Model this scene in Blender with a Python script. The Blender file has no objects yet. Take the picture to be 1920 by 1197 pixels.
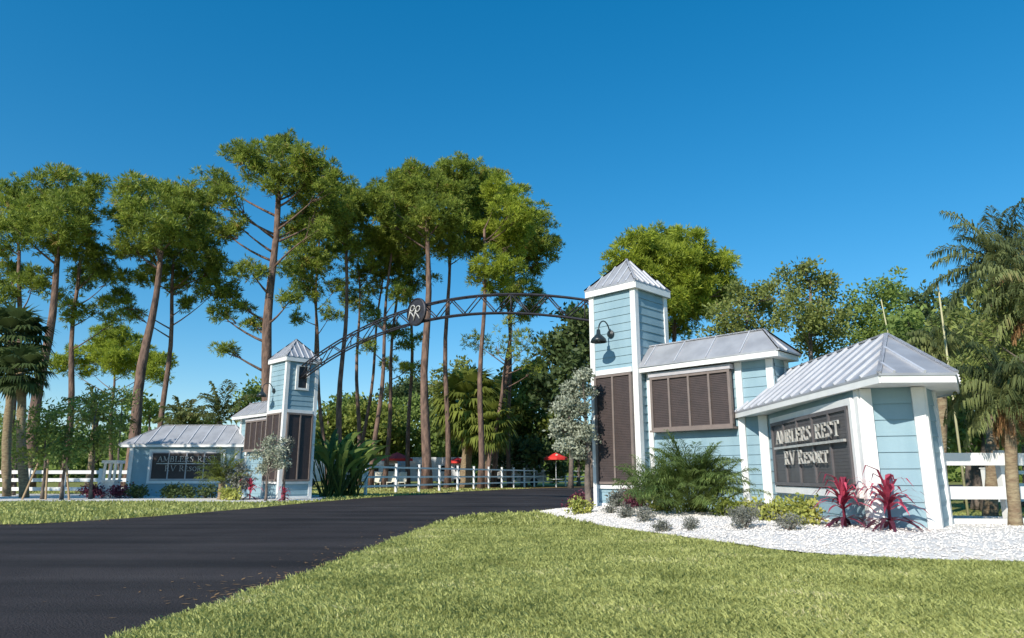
import bpy, bmesh, math, random
import numpy as np
from mathutils import Vector
random.seed(7); rng = np.random.default_rng(7)
sc = bpy.context.scene
COL = sc.collection
R = math.radians

# ------------------------------------------------------------------ camera, sky, sun, exposure
F = 1310.0; PITCH = math.atan(294.5 / F)
CP, SP = math.cos(PITCH), math.sin(PITCH)
cam = bpy.data.cameras.new('camera'); camo = bpy.data.objects.new('camera', cam); COL.objects.link(camo)
camo.location = (0, 0, 1.0); camo.rotation_euler = (R(90) + PITCH, 0, 0)
cam.sensor_width = 36; cam.lens = F / 1920 * 36; cam.clip_end = 3000; cam.clip_start = .05
sc.camera = camo
SUN_T = Vector((.56, .83, 0)).normalized(); EL = R(32)
sund = Vector((SUN_T.x * math.cos(EL), SUN_T.y * math.cos(EL), -math.sin(EL)))
sl = bpy.data.lights.new('sun', 'SUN'); sl.energy = 4.1; sl.angle = R(.5); sl.color = (1, .93, .82)
so = bpy.data.objects.new('sun', sl); COL.objects.link(so); so.rotation_euler = sund.to_track_quat('-Z', 'Y').to_euler()
w = bpy.data.worlds.new('World'); sc.world = w; w.use_nodes = True
nt = w.node_tree; bg = nt.nodes['Background']
sky = nt.nodes.new('ShaderNodeTexSky'); sky.sky_type = 'NISHITA'; sky.sun_disc = False
sky.sun_elevation = EL; sky.sun_rotation = math.atan2(-SUN_T.x, -SUN_T.y)
sky.air_density = 1.0; sky.dust_density = 0.1; sky.ozone_density = 4.2
hs = nt.nodes.new('ShaderNodeHueSaturation'); hs.inputs['Saturation'].default_value = 1.54; hs.inputs['Hue'].default_value = .494; hs.inputs['Value'].default_value = 1.22
gm = nt.nodes.new('ShaderNodeGamma'); gm.inputs[1].default_value = .76
nt.links.new(sky.outputs[0], gm.inputs[0]); nt.links.new(gm.outputs[0], hs.inputs['Color']); nt.links.new(hs.outputs[0], bg.inputs[0])
bg.inputs[1].default_value = .142
sc.view_settings.view_transform = 'Standard'; sc.view_settings.look = 'None'
sc.view_settings.gamma = 1; sc.view_settings.use_curve_mapping = False
sc.view_settings.exposure = 0.35

# ------------------------------------------------------------------ survey helpers
def ray(px, py):
    v = 598.5 - py
    return ((px - 960), F * CP - v * SP, F * SP + v * CP)
def at(px, py, Y):
    x, y, z = ray(px, py); return Vector((x / y * Y, Y, 1 + z / y * Y))
def gr(px, py, z=0.):
    x, y, zz = ray(px, py); t = (z - 1) / zz; return Vector((x * t, y * t, z))
def onwall(px, py, p, q):
    x, y, z = ray(px, py); dx, dy = q[0] - p[0], q[1] - p[1]
    t = (p[0] * dy - p[1] * dx) / (x * dy - y * dx)
    return Vector((x * t, y * t, 1 + z * t))
def V(*a): return Vector(a)

# ------------------------------------------------------------------ materials
def mat(name, c1, c2=None, scale=4., rough=.6, bump=0., bscale=None, metal=0., spec=.5, detail=6., stretch=None, lo=.35, hi=.65):
    m = bpy.data.materials.new(name); m.use_nodes = True; n = m.node_tree; b = n.nodes['Principled BSDF']
    b.inputs['Roughness'].default_value = rough; b.inputs['Metallic'].default_value = metal
    b.inputs['Specular IOR Level'].default_value = spec
    tc = n.nodes.new('ShaderNodeTexCoord'); mp = n.nodes.new('ShaderNodeMapping'); n.links.new(tc.outputs['Object'], mp.inputs[0])
    if stretch: mp.inputs['Scale'].default_value = stretch
    if c2 is None: c2 = tuple(x * .85 for x in c1)
    t = n.nodes.new('ShaderNodeTexNoise'); t.inputs['Scale'].default_value = scale; t.inputs['Detail'].default_value = detail
    n.links.new(mp.outputs[0], t.inputs['Vector'])
    r = n.nodes.new('ShaderNodeValToRGB'); r.color_ramp.elements[0].position = lo; r.color_ramp.elements[1].position = hi
    r.color_ramp.elements[0].color = (*c1, 1); r.color_ramp.elements[1].color = (*c2, 1)
    n.links.new(t.outputs[0], r.inputs[0]); n.links.new(r.outputs[0], b.inputs['Base Color'])
    if bump:
        t2 = n.nodes.new('ShaderNodeTexNoise'); t2.inputs['Scale'].default_value = bscale or scale * 5; t2.inputs['Detail'].default_value = 8
        n.links.new(mp.outputs[0], t2.inputs['Vector'])
        bp = n.nodes.new('ShaderNodeBump'); bp.inputs['Strength'].default_value = bump; bp.inputs['Distance'].default_value = .05
        n.links.new(t2.outputs[0], bp.inputs['Height']); n.links.new(bp.outputs[0], b.inputs['Normal'])
    return m
def leafmat(name, c1, c2, c3=None, trans=.3, rough=.55, nscale=.5):
    """foliage: each leaf takes its own tone between c1 and c2 (attribute var), drifting with a broad noise"""
    m = bpy.data.materials.new(name); m.use_nodes = True; n = m.node_tree; b = n.nodes['Principled BSDF']; out = n.nodes['Material Output']
    b.inputs['Roughness'].default_value = rough; b.inputs['Specular IOR Level'].default_value = .25
    at_ = n.nodes.new('ShaderNodeAttribute'); at_.attribute_name = 'var'
    g = n.nodes.new('ShaderNodeTexCoord'); t = n.nodes.new('ShaderNodeTexNoise'); t.inputs['Scale'].default_value = nscale; t.inputs['Detail'].default_value = 3
    n.links.new(g.outputs['Object'], t.inputs['Vector'])
    ma = n.nodes.new('ShaderNodeMath'); ma.operation = 'MULTIPLY_ADD'; ma.inputs[1].default_value = 1.3; n.links.new(t.outputs[0], ma.inputs[0])
    sub = n.nodes.new('ShaderNodeMath'); sub.operation = 'SUBTRACT'; sub.inputs[1].default_value = .65
    mul = n.nodes.new('ShaderNodeMath'); mul.operation = 'MULTIPLY'; mul.inputs[1].default_value = .75
    n.links.new(at_.outputs['Fac'], mul.inputs[0]); n.links.new(mul.outputs[0], ma.inputs[2]); n.links.new(ma.outputs[0], sub.inputs[0])
    add = n.nodes.new('ShaderNodeMath'); add.operation = 'ADD'; add.inputs[1].default_value = .12; n.links.new(sub.outputs[0], add.inputs[0])
    r = n.nodes.new('ShaderNodeValToRGB'); e = r.color_ramp.elements
    e[0].position = 0; e[0].color = (*c1, 1); e[1].position = .8; e[1].color = (*c2, 1)
    if c3: k = e.new(.93); k.color = (*c3, 1)
    n.links.new(add.outputs[0], r.inputs[0]); n.links.new(r.outputs[0], b.inputs['Base Color'])
    if trans:
        tr = n.nodes.new('ShaderNodeBsdfTranslucent'); n.links.new(r.outputs[0], tr.inputs[0])
        mx = n.nodes.new('ShaderNodeMixShader'); mx.inputs[0].default_value = trans
        n.links.new(b.outputs[0], mx.inputs[1]); n.links.new(tr.outputs[0], mx.inputs[2]); n.links.new(mx.outputs[0], out.inputs[0])
    return m
M = dict(
    blue=mat('blue_siding_paint', (.28, .415, .475), (.225, .35, .41), 1.3, .6, .08, 40, stretch=(2.5, 2.5, .5), lo=.3, hi=.75),
    white=mat('white_trim_paint', (.84, .84, .82), (.76, .76, .74), 3, .45, .03, 30),
    roof=mat('galvanised_roof', (.45, .455, .475), (.35, .355, .375), 2.2, .42, .05, 6, metal=.25),
    seam=mat('bright_roof_seam', (.66, .67, .70), (.54, .55, .59), 3, .4, metal=.15),
    brown=mat('brown_shutter_paint', (.058, .040, .037), (.045, .032, .030), 5, .6),
    mull=mat('brown_mullion_paint', (.22, .175, .155), None, 5, .5),
    lilac=mat('lilac_trim_paint', (.50, .48, .50), None, 5, .5),  # even lilac grey of the shutter lintels and left sign mullions
    sign=mat('grey_sign_board', (.095, .09, .092), (.075, .07, .073), 5, .5),
    signm=mat('sign_mullion_paint', (.13, .12, .125), None, 5, .5),
    letter=mat('brushed_letter_metal', (.56, .55, .51), (.40, .39, .37), 8, .4, metal=.1),
    dark=mat('dark_steel', (.05, .05, .06), (.035, .03, .035), 8, .5, metal=.4),
    lampm=mat('black_lamp_enamel', (.02, .03, .035), None, 8, .35),
    asphalt=mat('asphalt', (.024, .019, .019), (.042, .035, .034), .35, .85, .5, 60, spec=.25, detail=9),
    lawn=mat('lawn_ground', (.17, .20, .05), (.30, .28, .09), .9, .95, .6, 30, spec=.1),
    gravel=mat('white_gravel', (.84, .80, .75), (.62, .57, .53), 14, .9, .9, 30, lo=.45, hi=.75),
    pebble=mat('white_pebbles', (.82, .78, .72), (.62, .57, .52), 8, .85),
    bark=mat('pine_bark', (.26, .17, .13), (.10, .07, .06), 3.2, .9, .9, 9, spec=.15, stretch=(1.6, 1.6, .45)),
    bark2=mat('grey_bark', (.21, .17, .14), (.11, .09, .08), 4, .9, .8, 12, spec=.15),
    palmbark=mat('palm_trunk', (.33, .27, .17), (.20, .14, .09), 6, .9, .8, 9, spec=.15, stretch=(1, 1, 2.5)),
    needle=leafmat('pine_needles', (.075, .12, .028), (.38, .46, .075), (.46, .33, .11), .42),
    needle2=leafmat('bright_pine_needles', (.13, .19, .025), (.46, .53, .065), None, .42),
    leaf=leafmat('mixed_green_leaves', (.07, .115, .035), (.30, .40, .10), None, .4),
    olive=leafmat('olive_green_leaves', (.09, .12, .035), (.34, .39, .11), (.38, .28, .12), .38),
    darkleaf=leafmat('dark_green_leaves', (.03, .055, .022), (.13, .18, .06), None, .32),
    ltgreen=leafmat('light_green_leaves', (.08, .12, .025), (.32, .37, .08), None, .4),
    silver=leafmat('silver_leaves', (.17, .20, .13), (.52, .54, .42), None, .2),
    frond=leafmat('palm_fronds', (.07, .10, .04), (.30, .34, .13), (.42, .33, .16), .38),
    bushfrond=leafmat('feathery_palm_fronds', (.06, .13, .04), (.34, .44, .14), None, .4),
    deadfrond=leafmat('dry_brown_fronds', (.20, .10, .045), (.42, .26, .12), None, .25),
    red=leafmat('red_leaves', (.16, .025, .05), (.74, .11, .18), None, .35, .4, 3),
    maroon=leafmat('maroon_leaves', (.06, .02, .035), (.26, .07, .11), None, .25, .4, 3),
    yellow=leafmat('yellow_green_leaves', (.16, .22, .04), (.62, .60, .16), None, .3, .5, 3),
    greyleaf=leafmat('grey_green_leaves', (.10, .11, .09), (.30, .30, .25), None, .2, .6, 3),
    grass=leafmat('grass_blades', (.22, .25, .065), (.56, .58, .20), (.70, .64, .34), .3, .6, 1.0),
    mulch=mat('pine_straw', (.34, .19, .08), (.20, .17, .05), 2, .95, .6, 25, spec=.1),
    redcloth=mat('red_canvas', (.75, .04, .03), None, 3, .7),
    rv=mat('white_vehicle_paint', (.72, .73, .74), None, 2, .3),
    glass=mat('dark_glass', (.02, .025, .03), None, 2, .1),
    cream=mat('cream_plastic', (.72, .68, .55), None, 3, .5),
    rubber=mat('black_rubber', (.02, .02, .02), None, 2, .8),
    wood=mat('raw_wood_stake', (.38, .27, .16), None, 6, .8),
    yellowpole=mat('pale_yellow_pole', (.55, .52, .30), None, 4, .5),
)
# ------------------------------------------------------------------ objects
ORG = {}
def tag(o, label, cat, group=None, kind=None):
    if label: o['label'] = label
    if cat: o['category'] = cat
    if group: o['group'] = group
    if kind: o['kind'] = kind
    return o
def thing(name, label, cat, loc, group=None):
    o = bpy.data.objects.new(name, None); COL.objects.link(o); o.location = loc; ORG[o.name] = Vector(loc); o.empty_display_size = .2
    return tag(o, label, cat, group)
def finish(name, me, m, parent=None, smooth=False):
    o = bpy.data.objects.new(name, me); COL.objects.link(o); me.materials.append(m)
    if smooth: me.polygons.foreach_set('use_smooth', [True] * len(me.polygons))
    if parent is not None:
        o.parent = parent; ORG[o.name] = ORG[parent.name]
        org = ORG[parent.name]
        if org.length > 0:
            n = len(me.vertices); a = np.empty(n * 3, np.float32); me.vertices.foreach_get('co', a)
            a = a.reshape(-1, 3) - np.array(org, np.float32); me.vertices.foreach_set('co', a.ravel())
    else: ORG[o.name] = Vector((0, 0, 0))
    me.update(); return o
def rebase(o, loc):
    """put a one-mesh thing's origin at its base"""
    me = o.data; n = len(me.vertices); a = np.empty(n * 3, np.float32); me.vertices.foreach_get('co', a)
    a = a.reshape(-1, 3) - np.array(loc, np.float32); me.vertices.foreach_set('co', a.ravel()); me.update(); o.location = loc
    return o
class MB:
    def __init__(s): s.v = []; s.f = []
    def add(s, vs, fs):
        k = len(s.v); s.v += [tuple(v) for v in vs]; s.f += [tuple(i + k for i in f) for f in fs]
    def obox(s, c, ux, hx, hy, z0, z1):
        ux = Vector((ux[0], ux[1], 0)).normalized(); uy = Vector((-ux.y, ux.x, 0)); vs = []
        for z in (z0, z1):
            for a, b in ((-1, -1), (1, -1), (1, 1), (-1, 1)):
                p = Vector((c[0], c[1], 0)) + ux * a * hx + uy * b * hy; vs.append((p.x, p.y, z))
        s.add(vs, [(3, 2, 1, 0), (4, 5, 6, 7), (0, 1, 5, 4), (1, 2, 6, 5), (2, 3, 7, 6), (3, 0, 4, 7)])
    def bar(s, p, q, w, h, up=(0, 0, 1)):
        p = Vector(p); q = Vector(q); d = (q - p).normalized(); up = Vector(up)
        r = d.cross(up)
        if r.length < 1e-4: r = d.cross(Vector((1, 0, 0)))
        r.normalize(); u = r.cross(d); vs = []
        for e in (p, q):
            for a, b in ((-1, -1), (1, -1), (1, 1), (-1, 1)): vs.append(e + r * a * w / 2 + u * b * h / 2)
        s.add(vs, [(3, 2, 1, 0), (4, 5, 6, 7), (0, 1, 5, 4), (1, 2, 6, 5), (2, 3, 7, 6), (3, 0, 4, 7)])
    def tube(s, pts, rad, n=8, jit=0):
        pts = [Vector(p) for p in pts]; rings = []
        if not isinstance(rad, (list, tuple)): rad = [rad] * len(pts)
        ref = Vector((0, 1, 0.01))
        vs = []
        for i, p in enumerate(pts):
            d = (pts[min(i + 1, len(pts) - 1)] - pts[max(i - 1, 0)]).normalized()
            a = d.cross(ref)
            if a.length < .05: a = d.cross(Vector((1, 0, 0)))
            a.normalize(); b = d.cross(a)
            for k in range(n):
                t = 2 * math.pi * k / n; rr = rad[i] * (1 + random.uniform(-jit, jit))
                vs.append(p + (a * math.cos(t) + b * math.sin(t)) * rr)
        fs = []
        for i in range(len(pts) - 1):
            for k in range(n):
                a = i * n + k; b = i * n + (k + 1) % n; fs.append((a, b, b + n, a + n))
        fs.append(tuple(range(n))[::-1]); fs.append(tuple((len(pts) - 1) * n + k for k in range(n)))
        s.add(vs, fs)
    def lathe(s, c, prof, n=16, axis=None):
        c = Vector(c); ax = Vector(axis or (0, 0, 1)).normalized(); a = ax.cross(Vector((.3, .9, .1))).normalized(); b = ax.cross(a); vs = []
        for r, z in prof:
            for k in range(n):
                t = 2 * math.pi * k / n; vs.append(c + ax * z + (a * math.cos(t) + b * math.sin(t)) * r)
        fs = []
        for i in range(len(prof) - 1):
            for k in range(n):
                q = i * n + k; r_ = i * n + (k + 1) % n; fs.append((q, r_, r_ + n, q + n))
        fs.append(tuple(range(n))); fs.append(tuple((len(prof) - 1) * n + k for k in range(n)))
        s.add(vs, fs)
    def build(s, name, m, parent=None, smooth=False, recalc=True):
        me = bpy.data.meshes.new(name); me.from_pydata(s.v, [], s.f)
        if recalc:
            bm = bmesh.new(); bm.from_mesh(me); bmesh.ops.recalc_face_normals(bm, faces=bm.faces); bm.to_mesh(me); bm.free()
        return finish(name, me, m, parent, smooth)

def tri_mesh(name, verts, m, parent, var, nv=3):
    """verts (N, nv, 3) -> mesh of N loose faces, each with its own tone"""
    N = len(verts); me = bpy.data.meshes.new(name)
    me.vertices.add(N * nv); me.vertices.foreach_set('co', verts.astype(np.float32).ravel())
    me.loops.add(N * nv); me.loops.foreach_set('vertex_index', np.arange(N * nv, dtype=np.int32))
    me.polygons.add(N); me.polygons.foreach_set('loop_start', (np.arange(N) * nv).astype(np.int32))
    me.polygons.foreach_set('loop_total', np.full(N, nv, np.int32))
    a = me.attributes.new('var', 'FLOAT', 'FACE'); a.data.foreach_set('value', var.astype(np.float32))
    me.update(); me.validate()
    return finish(name, me, m, parent)
def unit(a): return a / (np.linalg.norm(a, axis=-1, keepdims=True) + 1e-9)
def rdir(n): return unit(rng.normal(size=(n, 3)))

def needle_tris(pos, dirs, k, L, W, spread=.75):
    n = len(pos); P = np.repeat(pos, k, 0); D = unit(np.repeat(dirs, k, 0) + spread * rng.normal(size=(n * k, 3)))
    s = unit(np.cross(D, rdir(n * k))); l = L * rng.uniform(.6, 1.2, (n * k, 1))
    mid = P + D * l * .5
    v = np.stack([P, mid + s * W / 2, P + D * l, mid - s * W / 2], 1)
    tone = np.repeat(rng.uniform(0, 1, n), k) * .7 + rng.uniform(0, .3, n * k)
    return v, tone
def leaf_quads(pos, dirs, k, L, W, spread=1.):
    n = len(pos); P = np.repeat(pos, k, 0) + rng.normal(size=(n * k, 3)) * L * .6
    D = unit(np.repeat(dirs, k, 0) * .6 + spread * rng.normal(size=(n * k, 3))); s = unit(np.cross(D, rdir(n * k)))
    l = L * rng.uniform(.6, 1.3, (n * k, 1))
    v = np.stack([P, P + D * l * .5 + s * W / 2, P + D * l, P + D * l * .5 - s * W / 2], 1)
    tone = np.repeat(rng.uniform(0, 1, n), k) * .6 + rng.uniform(0, .4, n * k)
    return v, tone
def clump_points(blobs, nsub, dens, flat=.75, up=.35, sub=.42):
    """points on many small rounded clumps scattered through every blob"""
    P = []; D = []
    for c, r in blobs:
        c = np.array(c); q = rdir(nsub) * (rng.uniform(.25, 1, (nsub, 1)) ** .5) * r * .8
        q[:, 2] *= flat
        for s in q:
            rs = r * sub * (rng.uniform(.3, .7) if rng.uniform() < .35 else rng.uniform(.6, 1.1)); n = max(4, int(dens * rs * rs))
            if rng.uniform() < .25: s = s * 1.35
            d = rdir(n); d[:, 2] += up; d = unit(d); rad = rs * rng.uniform(.35, 1.0, (n, 1))
            pp = d * rad; pp[:, 2] *= flat
            P.append(c + s + pp); D.append(d + np.array([0, 0, .25]))
    return np.concatenate(P), np.concatenate(D)

def trunk_pts(p0, p1, n=9, wob=.15):
    p0 = Vector(p0); p1 = Vector(p1); out = []; L = (p1 - p0).length
    ph = random.uniform(0, 6)
    for i in range(n + 1):
        t = i / n; p = p0.lerp(p1, t)
        k = math.sin(math.pi * t) * wob * L / 15
        out.append(p + Vector((math.sin(t * 7 + ph) * k, math.cos(t * 5 + ph) * k, 0)))
    return out
def limb(mb, a, b, r0, n=5):
    a = Vector(a); b = Vector(b); m = (a + b) / 2 + Vector((0, 0, -.08 * (b - a).length)) + Vector([random.uniform(-.1, .1) * (b - a).length for _ in range(3)])
    pts = []
    for i in range(n + 1):
        t = i / n; pts.append(a * (1 - t) ** 2 + m * 2 * t * (1 - t) + b * t * t)
    mb.tube(pts, [r0 * (1 - .8 * i / n) for i in range(n + 1)], 6)
def make_tree(name, label, cat, base, top, r0, blobs_px, Y, kind='pine', m=None, bark=None, group=None, nsub=9, dens=None, L=None, W=None, k=None, depth=1.2, flat=.75, rs=1.42, wob=.15, sub=.42):
    """base, top: pixels of the trunk's foot and head; blobs_px: (x, y, r) in photograph pixels, set at distance Y with real depth"""
    b3 = at(base[0], base[1], Y); b3.z = 0 if base[2:] == () else base[2]
    t3 = at(top[0], top[1], Y); sc_ = Y / 1300.
    root = thing(name, label, cat, b3, group)
    blobs = []
    for q in blobs_px:
        r = q[2] * sc_ * rs * (1.12 if kind == 'pine' else 1); c = at(q[0], q[1], Y + random.uniform(-1, 1) * depth * (q[2] * 2 * sc_ if len(q) < 4 else q[3]))
        blobs.append((c, r))
    mb = MB(); pts = trunk_pts(b3, t3, 10, wob); H = (t3 - b3).length
    rad = [r0 * (1.25 if i == 0 else 1.0) * (1 - .62 * i / 10) for i in range(11)]
    mb.tube(pts, rad, 10, .08)
    for c, r in blobs:
        dist = (Vector((c.x, c.y, 0)) - Vector((t3.x, t3.y, 0))).length
        zz = min(max(c.z - .55 * dist - r * .3, b3.z + H * .35), t3.z)
        tt = min(1, max(.05, (zz - b3.z) / max(.1, (t3.z - b3.z)))); i = min(9, int(tt * 10)); a = pts[i].lerp(pts[i + 1], tt * 10 - i)
        limb(mb, a, c, r0 * .2 + .01)
        for _ in range(3):
            e = c + Vector([random.uniform(-.7, .7) * r for _ in range(3)]); limb(mb, a.lerp(c, .65), e, r0 * .07 + .008, 3)
    mb.build('trunk', bark or M['bark'], root, True, recalc=False)
    if kind == 'pine':
        P, D = clump_points(blobs, int(nsub * 2.4), dens or 80, flat, .45, sub * .92)
        v, tone = needle_tris(P, D, k or 8, L or .42, W or .06)
    else:
        P, D = clump_points(blobs, int(nsub * 1.6), (dens or 40) * 1.8, flat, .15, sub)
        v, tone = leaf_quads(P, D, k or 4, L or .3, W or .16)
    tri_mesh('crown', v, m or M['needle'], root, tone, 4)
    return root
def frond_arrays(base, d, length, droop, leaf, n=34, w=.035, lift=.2, hang=.3):
    """one pinnate frond: curved rachis points and the leaflets along it"""
    d = np.array(d, float); d /= np.linalg.norm(d); base = np.array(base, float)
    pts = [base]; p = base.copy(); dd = d.copy(); N = 12
    for i in range(N):
        p = p + dd * length / N; dd = dd + np.array([0, 0, -droop / N * (0.5 + 1.5 * i / N)]); dd /= np.linalg.norm(dd); pts.append(p.copy())
    pts = np.array(pts); V_ = []
    for side in (-1, 1):
        for j in range(n):
            t = .12 + .88 * (j + random.random() * .7) / n; i = min(N - 1, int(t * N)); q = pts[i] + (pts[i + 1] - pts[i]) * (t * N - i)
            tg = unit(pts[i + 1] - pts[i]); s = np.cross(tg, [0, 0, 1.]); s = s / (np.linalg.norm(s) + 1e-6) * side
            ld = unit(s + tg * .7 + np.array([0, 0, lift]) + rng.normal(size=3) * .22)
            l = leaf * math.sin(math.pi * (.12 + .85 * t)) ** .6 * random.uniform(.8, 1.1)
            e = q + ld * l * .55; tip = q + unit(ld + np.array([0, 0, -hang * 1.6])) * l
            ws = unit(np.cross(ld, [0.1, 0.2, 1])) * w * .5
            V_.append([q, e + ws, tip, e - ws])
    return pts, np.array(V_)
def palm(name, label, cat, base, head, r0, n, length, leaf, droop=1.1, m=None, dead=0, group=None, elev=(-.1, 1.2), w=.035, bark=None, hang=.35, nl=34, trunk=True, deadcluster=False):
    root = thing(name, label, cat, base, group); mb = MB()
    if trunk:
        pts = trunk_pts(base, head, 12, .12); rr = [r0 * (1.15 - .25 * i / 12) * (1 + .06 * (i % 2)) for i in range(13)]; rr[0] *= 1.25
        mb.tube(pts, rr, 10, .05); mb.build('trunk', bark or M['palmbark'], root, True, recalc=False)
    A = []; T = []; mr = MB(); DA = []
    for i in range(n + dead):
        isd = i >= n; az = i * 2.4 + random.uniform(-.3, .3)
        el = random.uniform(-1.3, -.9) if isd else elev[0] + (elev[1] - elev[0]) * ((i + .5) / n) ** .9
        d = (math.cos(az) * math.cos(el), math.sin(az) * math.cos(el), math.sin(el))
        pts, v = frond_arrays(head, d, length * random.uniform(.8, 1.1) * (.7 if isd else 1), .5 if isd else droop, leaf, nl, w, hang=hang)
        (DA if isd else A).append(v)
        if not isd: T.append(np.full(len(v), rng.uniform(0, .7)) + rng.uniform(0, .3, len(v)))
        mr.tube([tuple(p) for p in pts[::2]], [.028 * (1 - .12 * j) * max(.5, length / 3) for j in range(len(pts[::2]))], 4)
    tri_mesh('fronds', np.concatenate(A), m or M['frond'], root, np.concatenate(T), 4)
    mr.build('frond_stalks', M['ltgreen'] if not dead else M['frond'], root, recalc=False)
    if DA:
        dv = np.concatenate(DA); tri_mesh('dead_fronds', dv, M['deadfrond'], root, rng.uniform(0, 1, len(dv)), 4)
    return root
def fan_palm(name, label, cat, base, head, r0, n, size, m=None, group=None, hanging=.35):
    root = thing(name, label, cat, base, group); mb = MB()
    pts = trunk_pts(base, head, 12, .1); mb.tube(pts, [r0 * (1.2 - .1 * (i % 2)) for i in range(13)], 10, .12)
    mb.build('trunk', M['palmbark'], root, True, recalc=False)
    A = []; T = []; mr = MB(); head = np.array(head)
    for i in range(n):
        az = i * 2.4; el = -.9 + 2.2 * (i / n); d = np.array([math.cos(az) * math.cos(el), math.sin(az) * math.cos(el), math.sin(el)])
        hub = head + d * size * .55; mr.tube([tuple(head), tuple(hub)], [.03, .015], 4)
        s = unit(np.cross(d, [0, 0, 1.])); u = np.cross(s, d); tone = rng.uniform(0, .7)
        for j in range(22):
            a = (j / 21 - .5) * 4.0; ld = unit(d * math.cos(a) + s * math.sin(a) + u * .15); L = size * .6 * (.75 + .25 * math.cos(a)) * random.uniform(.85, 1.1)
            ws = unit(np.cross(ld, u)) * .04 * size; mid = hub + ld * L * .6; tip = hub + unit(ld + np.array([0, 0, -hanging])) * L
            A.append([hub, mid + ws, tip, mid - ws]); T.append(tone + rng.uniform(0, .3))
    tri_mesh('fronds', np.array(A), m or M['frond'], root, np.array(T), 4)
    mr.build('frond_stalks', M['frond'], root, recalc=False)
    return root

# ------------------------------------------------------------------ ground
BIG = 900
lawn = MB(); lawn.add([(-BIG, -60, 0), (BIG, -60, 0), (BIG, BIG * 1.6, 0), (-BIG, BIG * 1.6, 0)], [(0, 1, 2, 3)])
tag(lawn.build('lawn', M['lawn']), None, None, kind='structure')
near_px = [(-900, 1600), (225, 1197), (300, 1168), (400, 1136), (470, 1112), (540, 1090), (610, 1062), (665, 1040), (735, 1014), (800, 988), (865, 970), (930, 963), (1010, 961)]
near = [gr(*p) for p in near_px[1:]]
near = [V(-2.2, -3, 0), V(-2.1, 2.0, 0)] + near[0:] + [V(1.9, 22.2, 0), V(4.2, 26, 0), V(9, 33, 0), V(20, 46, 0), V(45, 64, 0), V(90, 80, 0)]
far_px = [(-2, 986), (100, 981), (200, 975), (300, 968), (400, 960), (500, 951), (600, 941), (740, 930), (900, 920), (1060, 914)]
far = [V(-60, 17, 0), V(-25, 17.8, 0)] + [gr(*p) for p in far_px] + [V(16, 72, 0), V(45, 84, 0), V(90, 92, 0)]
def wiggle(pts, amp, step=.5):
    out = []
    for a, b in zip(pts[:-1], pts[1:]):
        n = max(1, int((b - a).length / step))
        if (a - b).length > 20: n = 6
        for i in range(n):
            p = a.lerp(b, i / n); out.append(p + V(random.uniform(-amp, amp), random.uniform(-amp, amp), 0))
    out.append(pts[-1]); return out
def smooth_poly(pts, it=2):
    for _ in range(it):
        o = [pts[0]]
        for a, b in zip(pts[:-1], pts[1:]): o += [a.lerp(b, .25), a.lerp(b, .75)]
        o.append(pts[-1]); pts = o
    return pts
nearS = wiggle(smooth_poly(near), .02); farS = wiggle(smooth_poly(far), .04)
def fill(name, loop, z, m):
    bm = bmesh.new(); vs = [bm.verts.new((p.x, p.y, z)) for p in loop]
    es = [bm.edges.new((vs[i], vs[(i + 1) % len(vs)])) for i in range(len(vs))]
    bmesh.ops.triangle_fill(bm, edges=es, use_beauty=True)
    for f in bm.faces:
        if f.normal.z < 0: f.normal_flip()
    me = bpy.data.meshes.new(name); bm.to_mesh(me); bm.free(); return finish(name, me, m)
road_loop = nearS + farS[::-1] + [V(-60, -3, 0)]
road = fill('road', road_loop, .006, M['asphalt']); tag(road, None, None, kind='structure')
road_np = np.array([(p.x, p.y) for p in road_loop])
def inside(P, poly):
    x, y = P[:, 0], P[:, 1]; c = np.zeros(len(P), bool); j = len(poly) - 1
    for i in range(len(poly)):
        xi, yi = poly[i]; xj, yj = poly[j]
        if yi != yj:
            k = ((yi > y) != (yj > y)) & (x < (xj - xi) * (y - yi) / (yj - yi) + xi); c ^= k
        j = i
    return c
# asphalt: tyre-polished bands and coarse grain
def asphalt_detail():
    n = M['asphalt'].node_tree; b = n.nodes['Principled BSDF']; tc = n.nodes.new('ShaderNodeTexCoord')
    mp = n.nodes.new('ShaderNodeMapping'); mp.inputs['Rotation'].default_value = (0, 0, R(-28)); mp.inputs['Scale'].default_value = (.12, 1.1, 1)
    n.links.new(tc.outputs['Object'], mp.inputs[0]); t = n.nodes.new('ShaderNodeTexNoise'); t.inputs['Scale'].default_value = 1.; t.inputs['Detail'].default_value = 5
    n.links.new(mp.outputs[0], t.inputs['Vector']); g = n.nodes.new('ShaderNodeTexNoise'); g.inputs['Scale'].default_value = 90; g.inputs['Detail'].default_value = 2
    n.links.new(tc.outputs['Object'], g.inputs['Vector'])
    r1 = n.nodes.new('ShaderNodeMapRange'); r1.inputs[1].default_value = .35; r1.inputs[2].default_value = .65; r1.inputs[3].default_value = .62; r1.inputs[4].default_value = 1.6; n.links.new(t.outputs[0], r1.inputs[0])
    r2 = n.nodes.new('ShaderNodeMapRange'); r2.inputs[1].default_value = .3; r2.inputs[2].default_value = .7; r2.inputs[3].default_value = .6; r2.inputs[4].default_value = 1.4; n.links.new(g.outputs[0], r2.inputs[0])
    m1 = n.nodes.new('ShaderNodeMath'); m1.operation = 'MULTIPLY'; n.links.new(r1.outputs[0], m1.inputs[0]); n.links.new(r2.outputs[0], m1.inputs[1])
    src = b.inputs['Base Color'].links[0].from_socket; vm = n.nodes.new('ShaderNodeVectorMath'); vm.operation = 'SCALE'
    n.links.new(src, vm.inputs[0]); n.links.new(m1.outputs[0], vm.inputs['Scale']); n.links.new(vm.outputs[0], b.inputs['Base Color'])
asphalt_detail()

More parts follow.
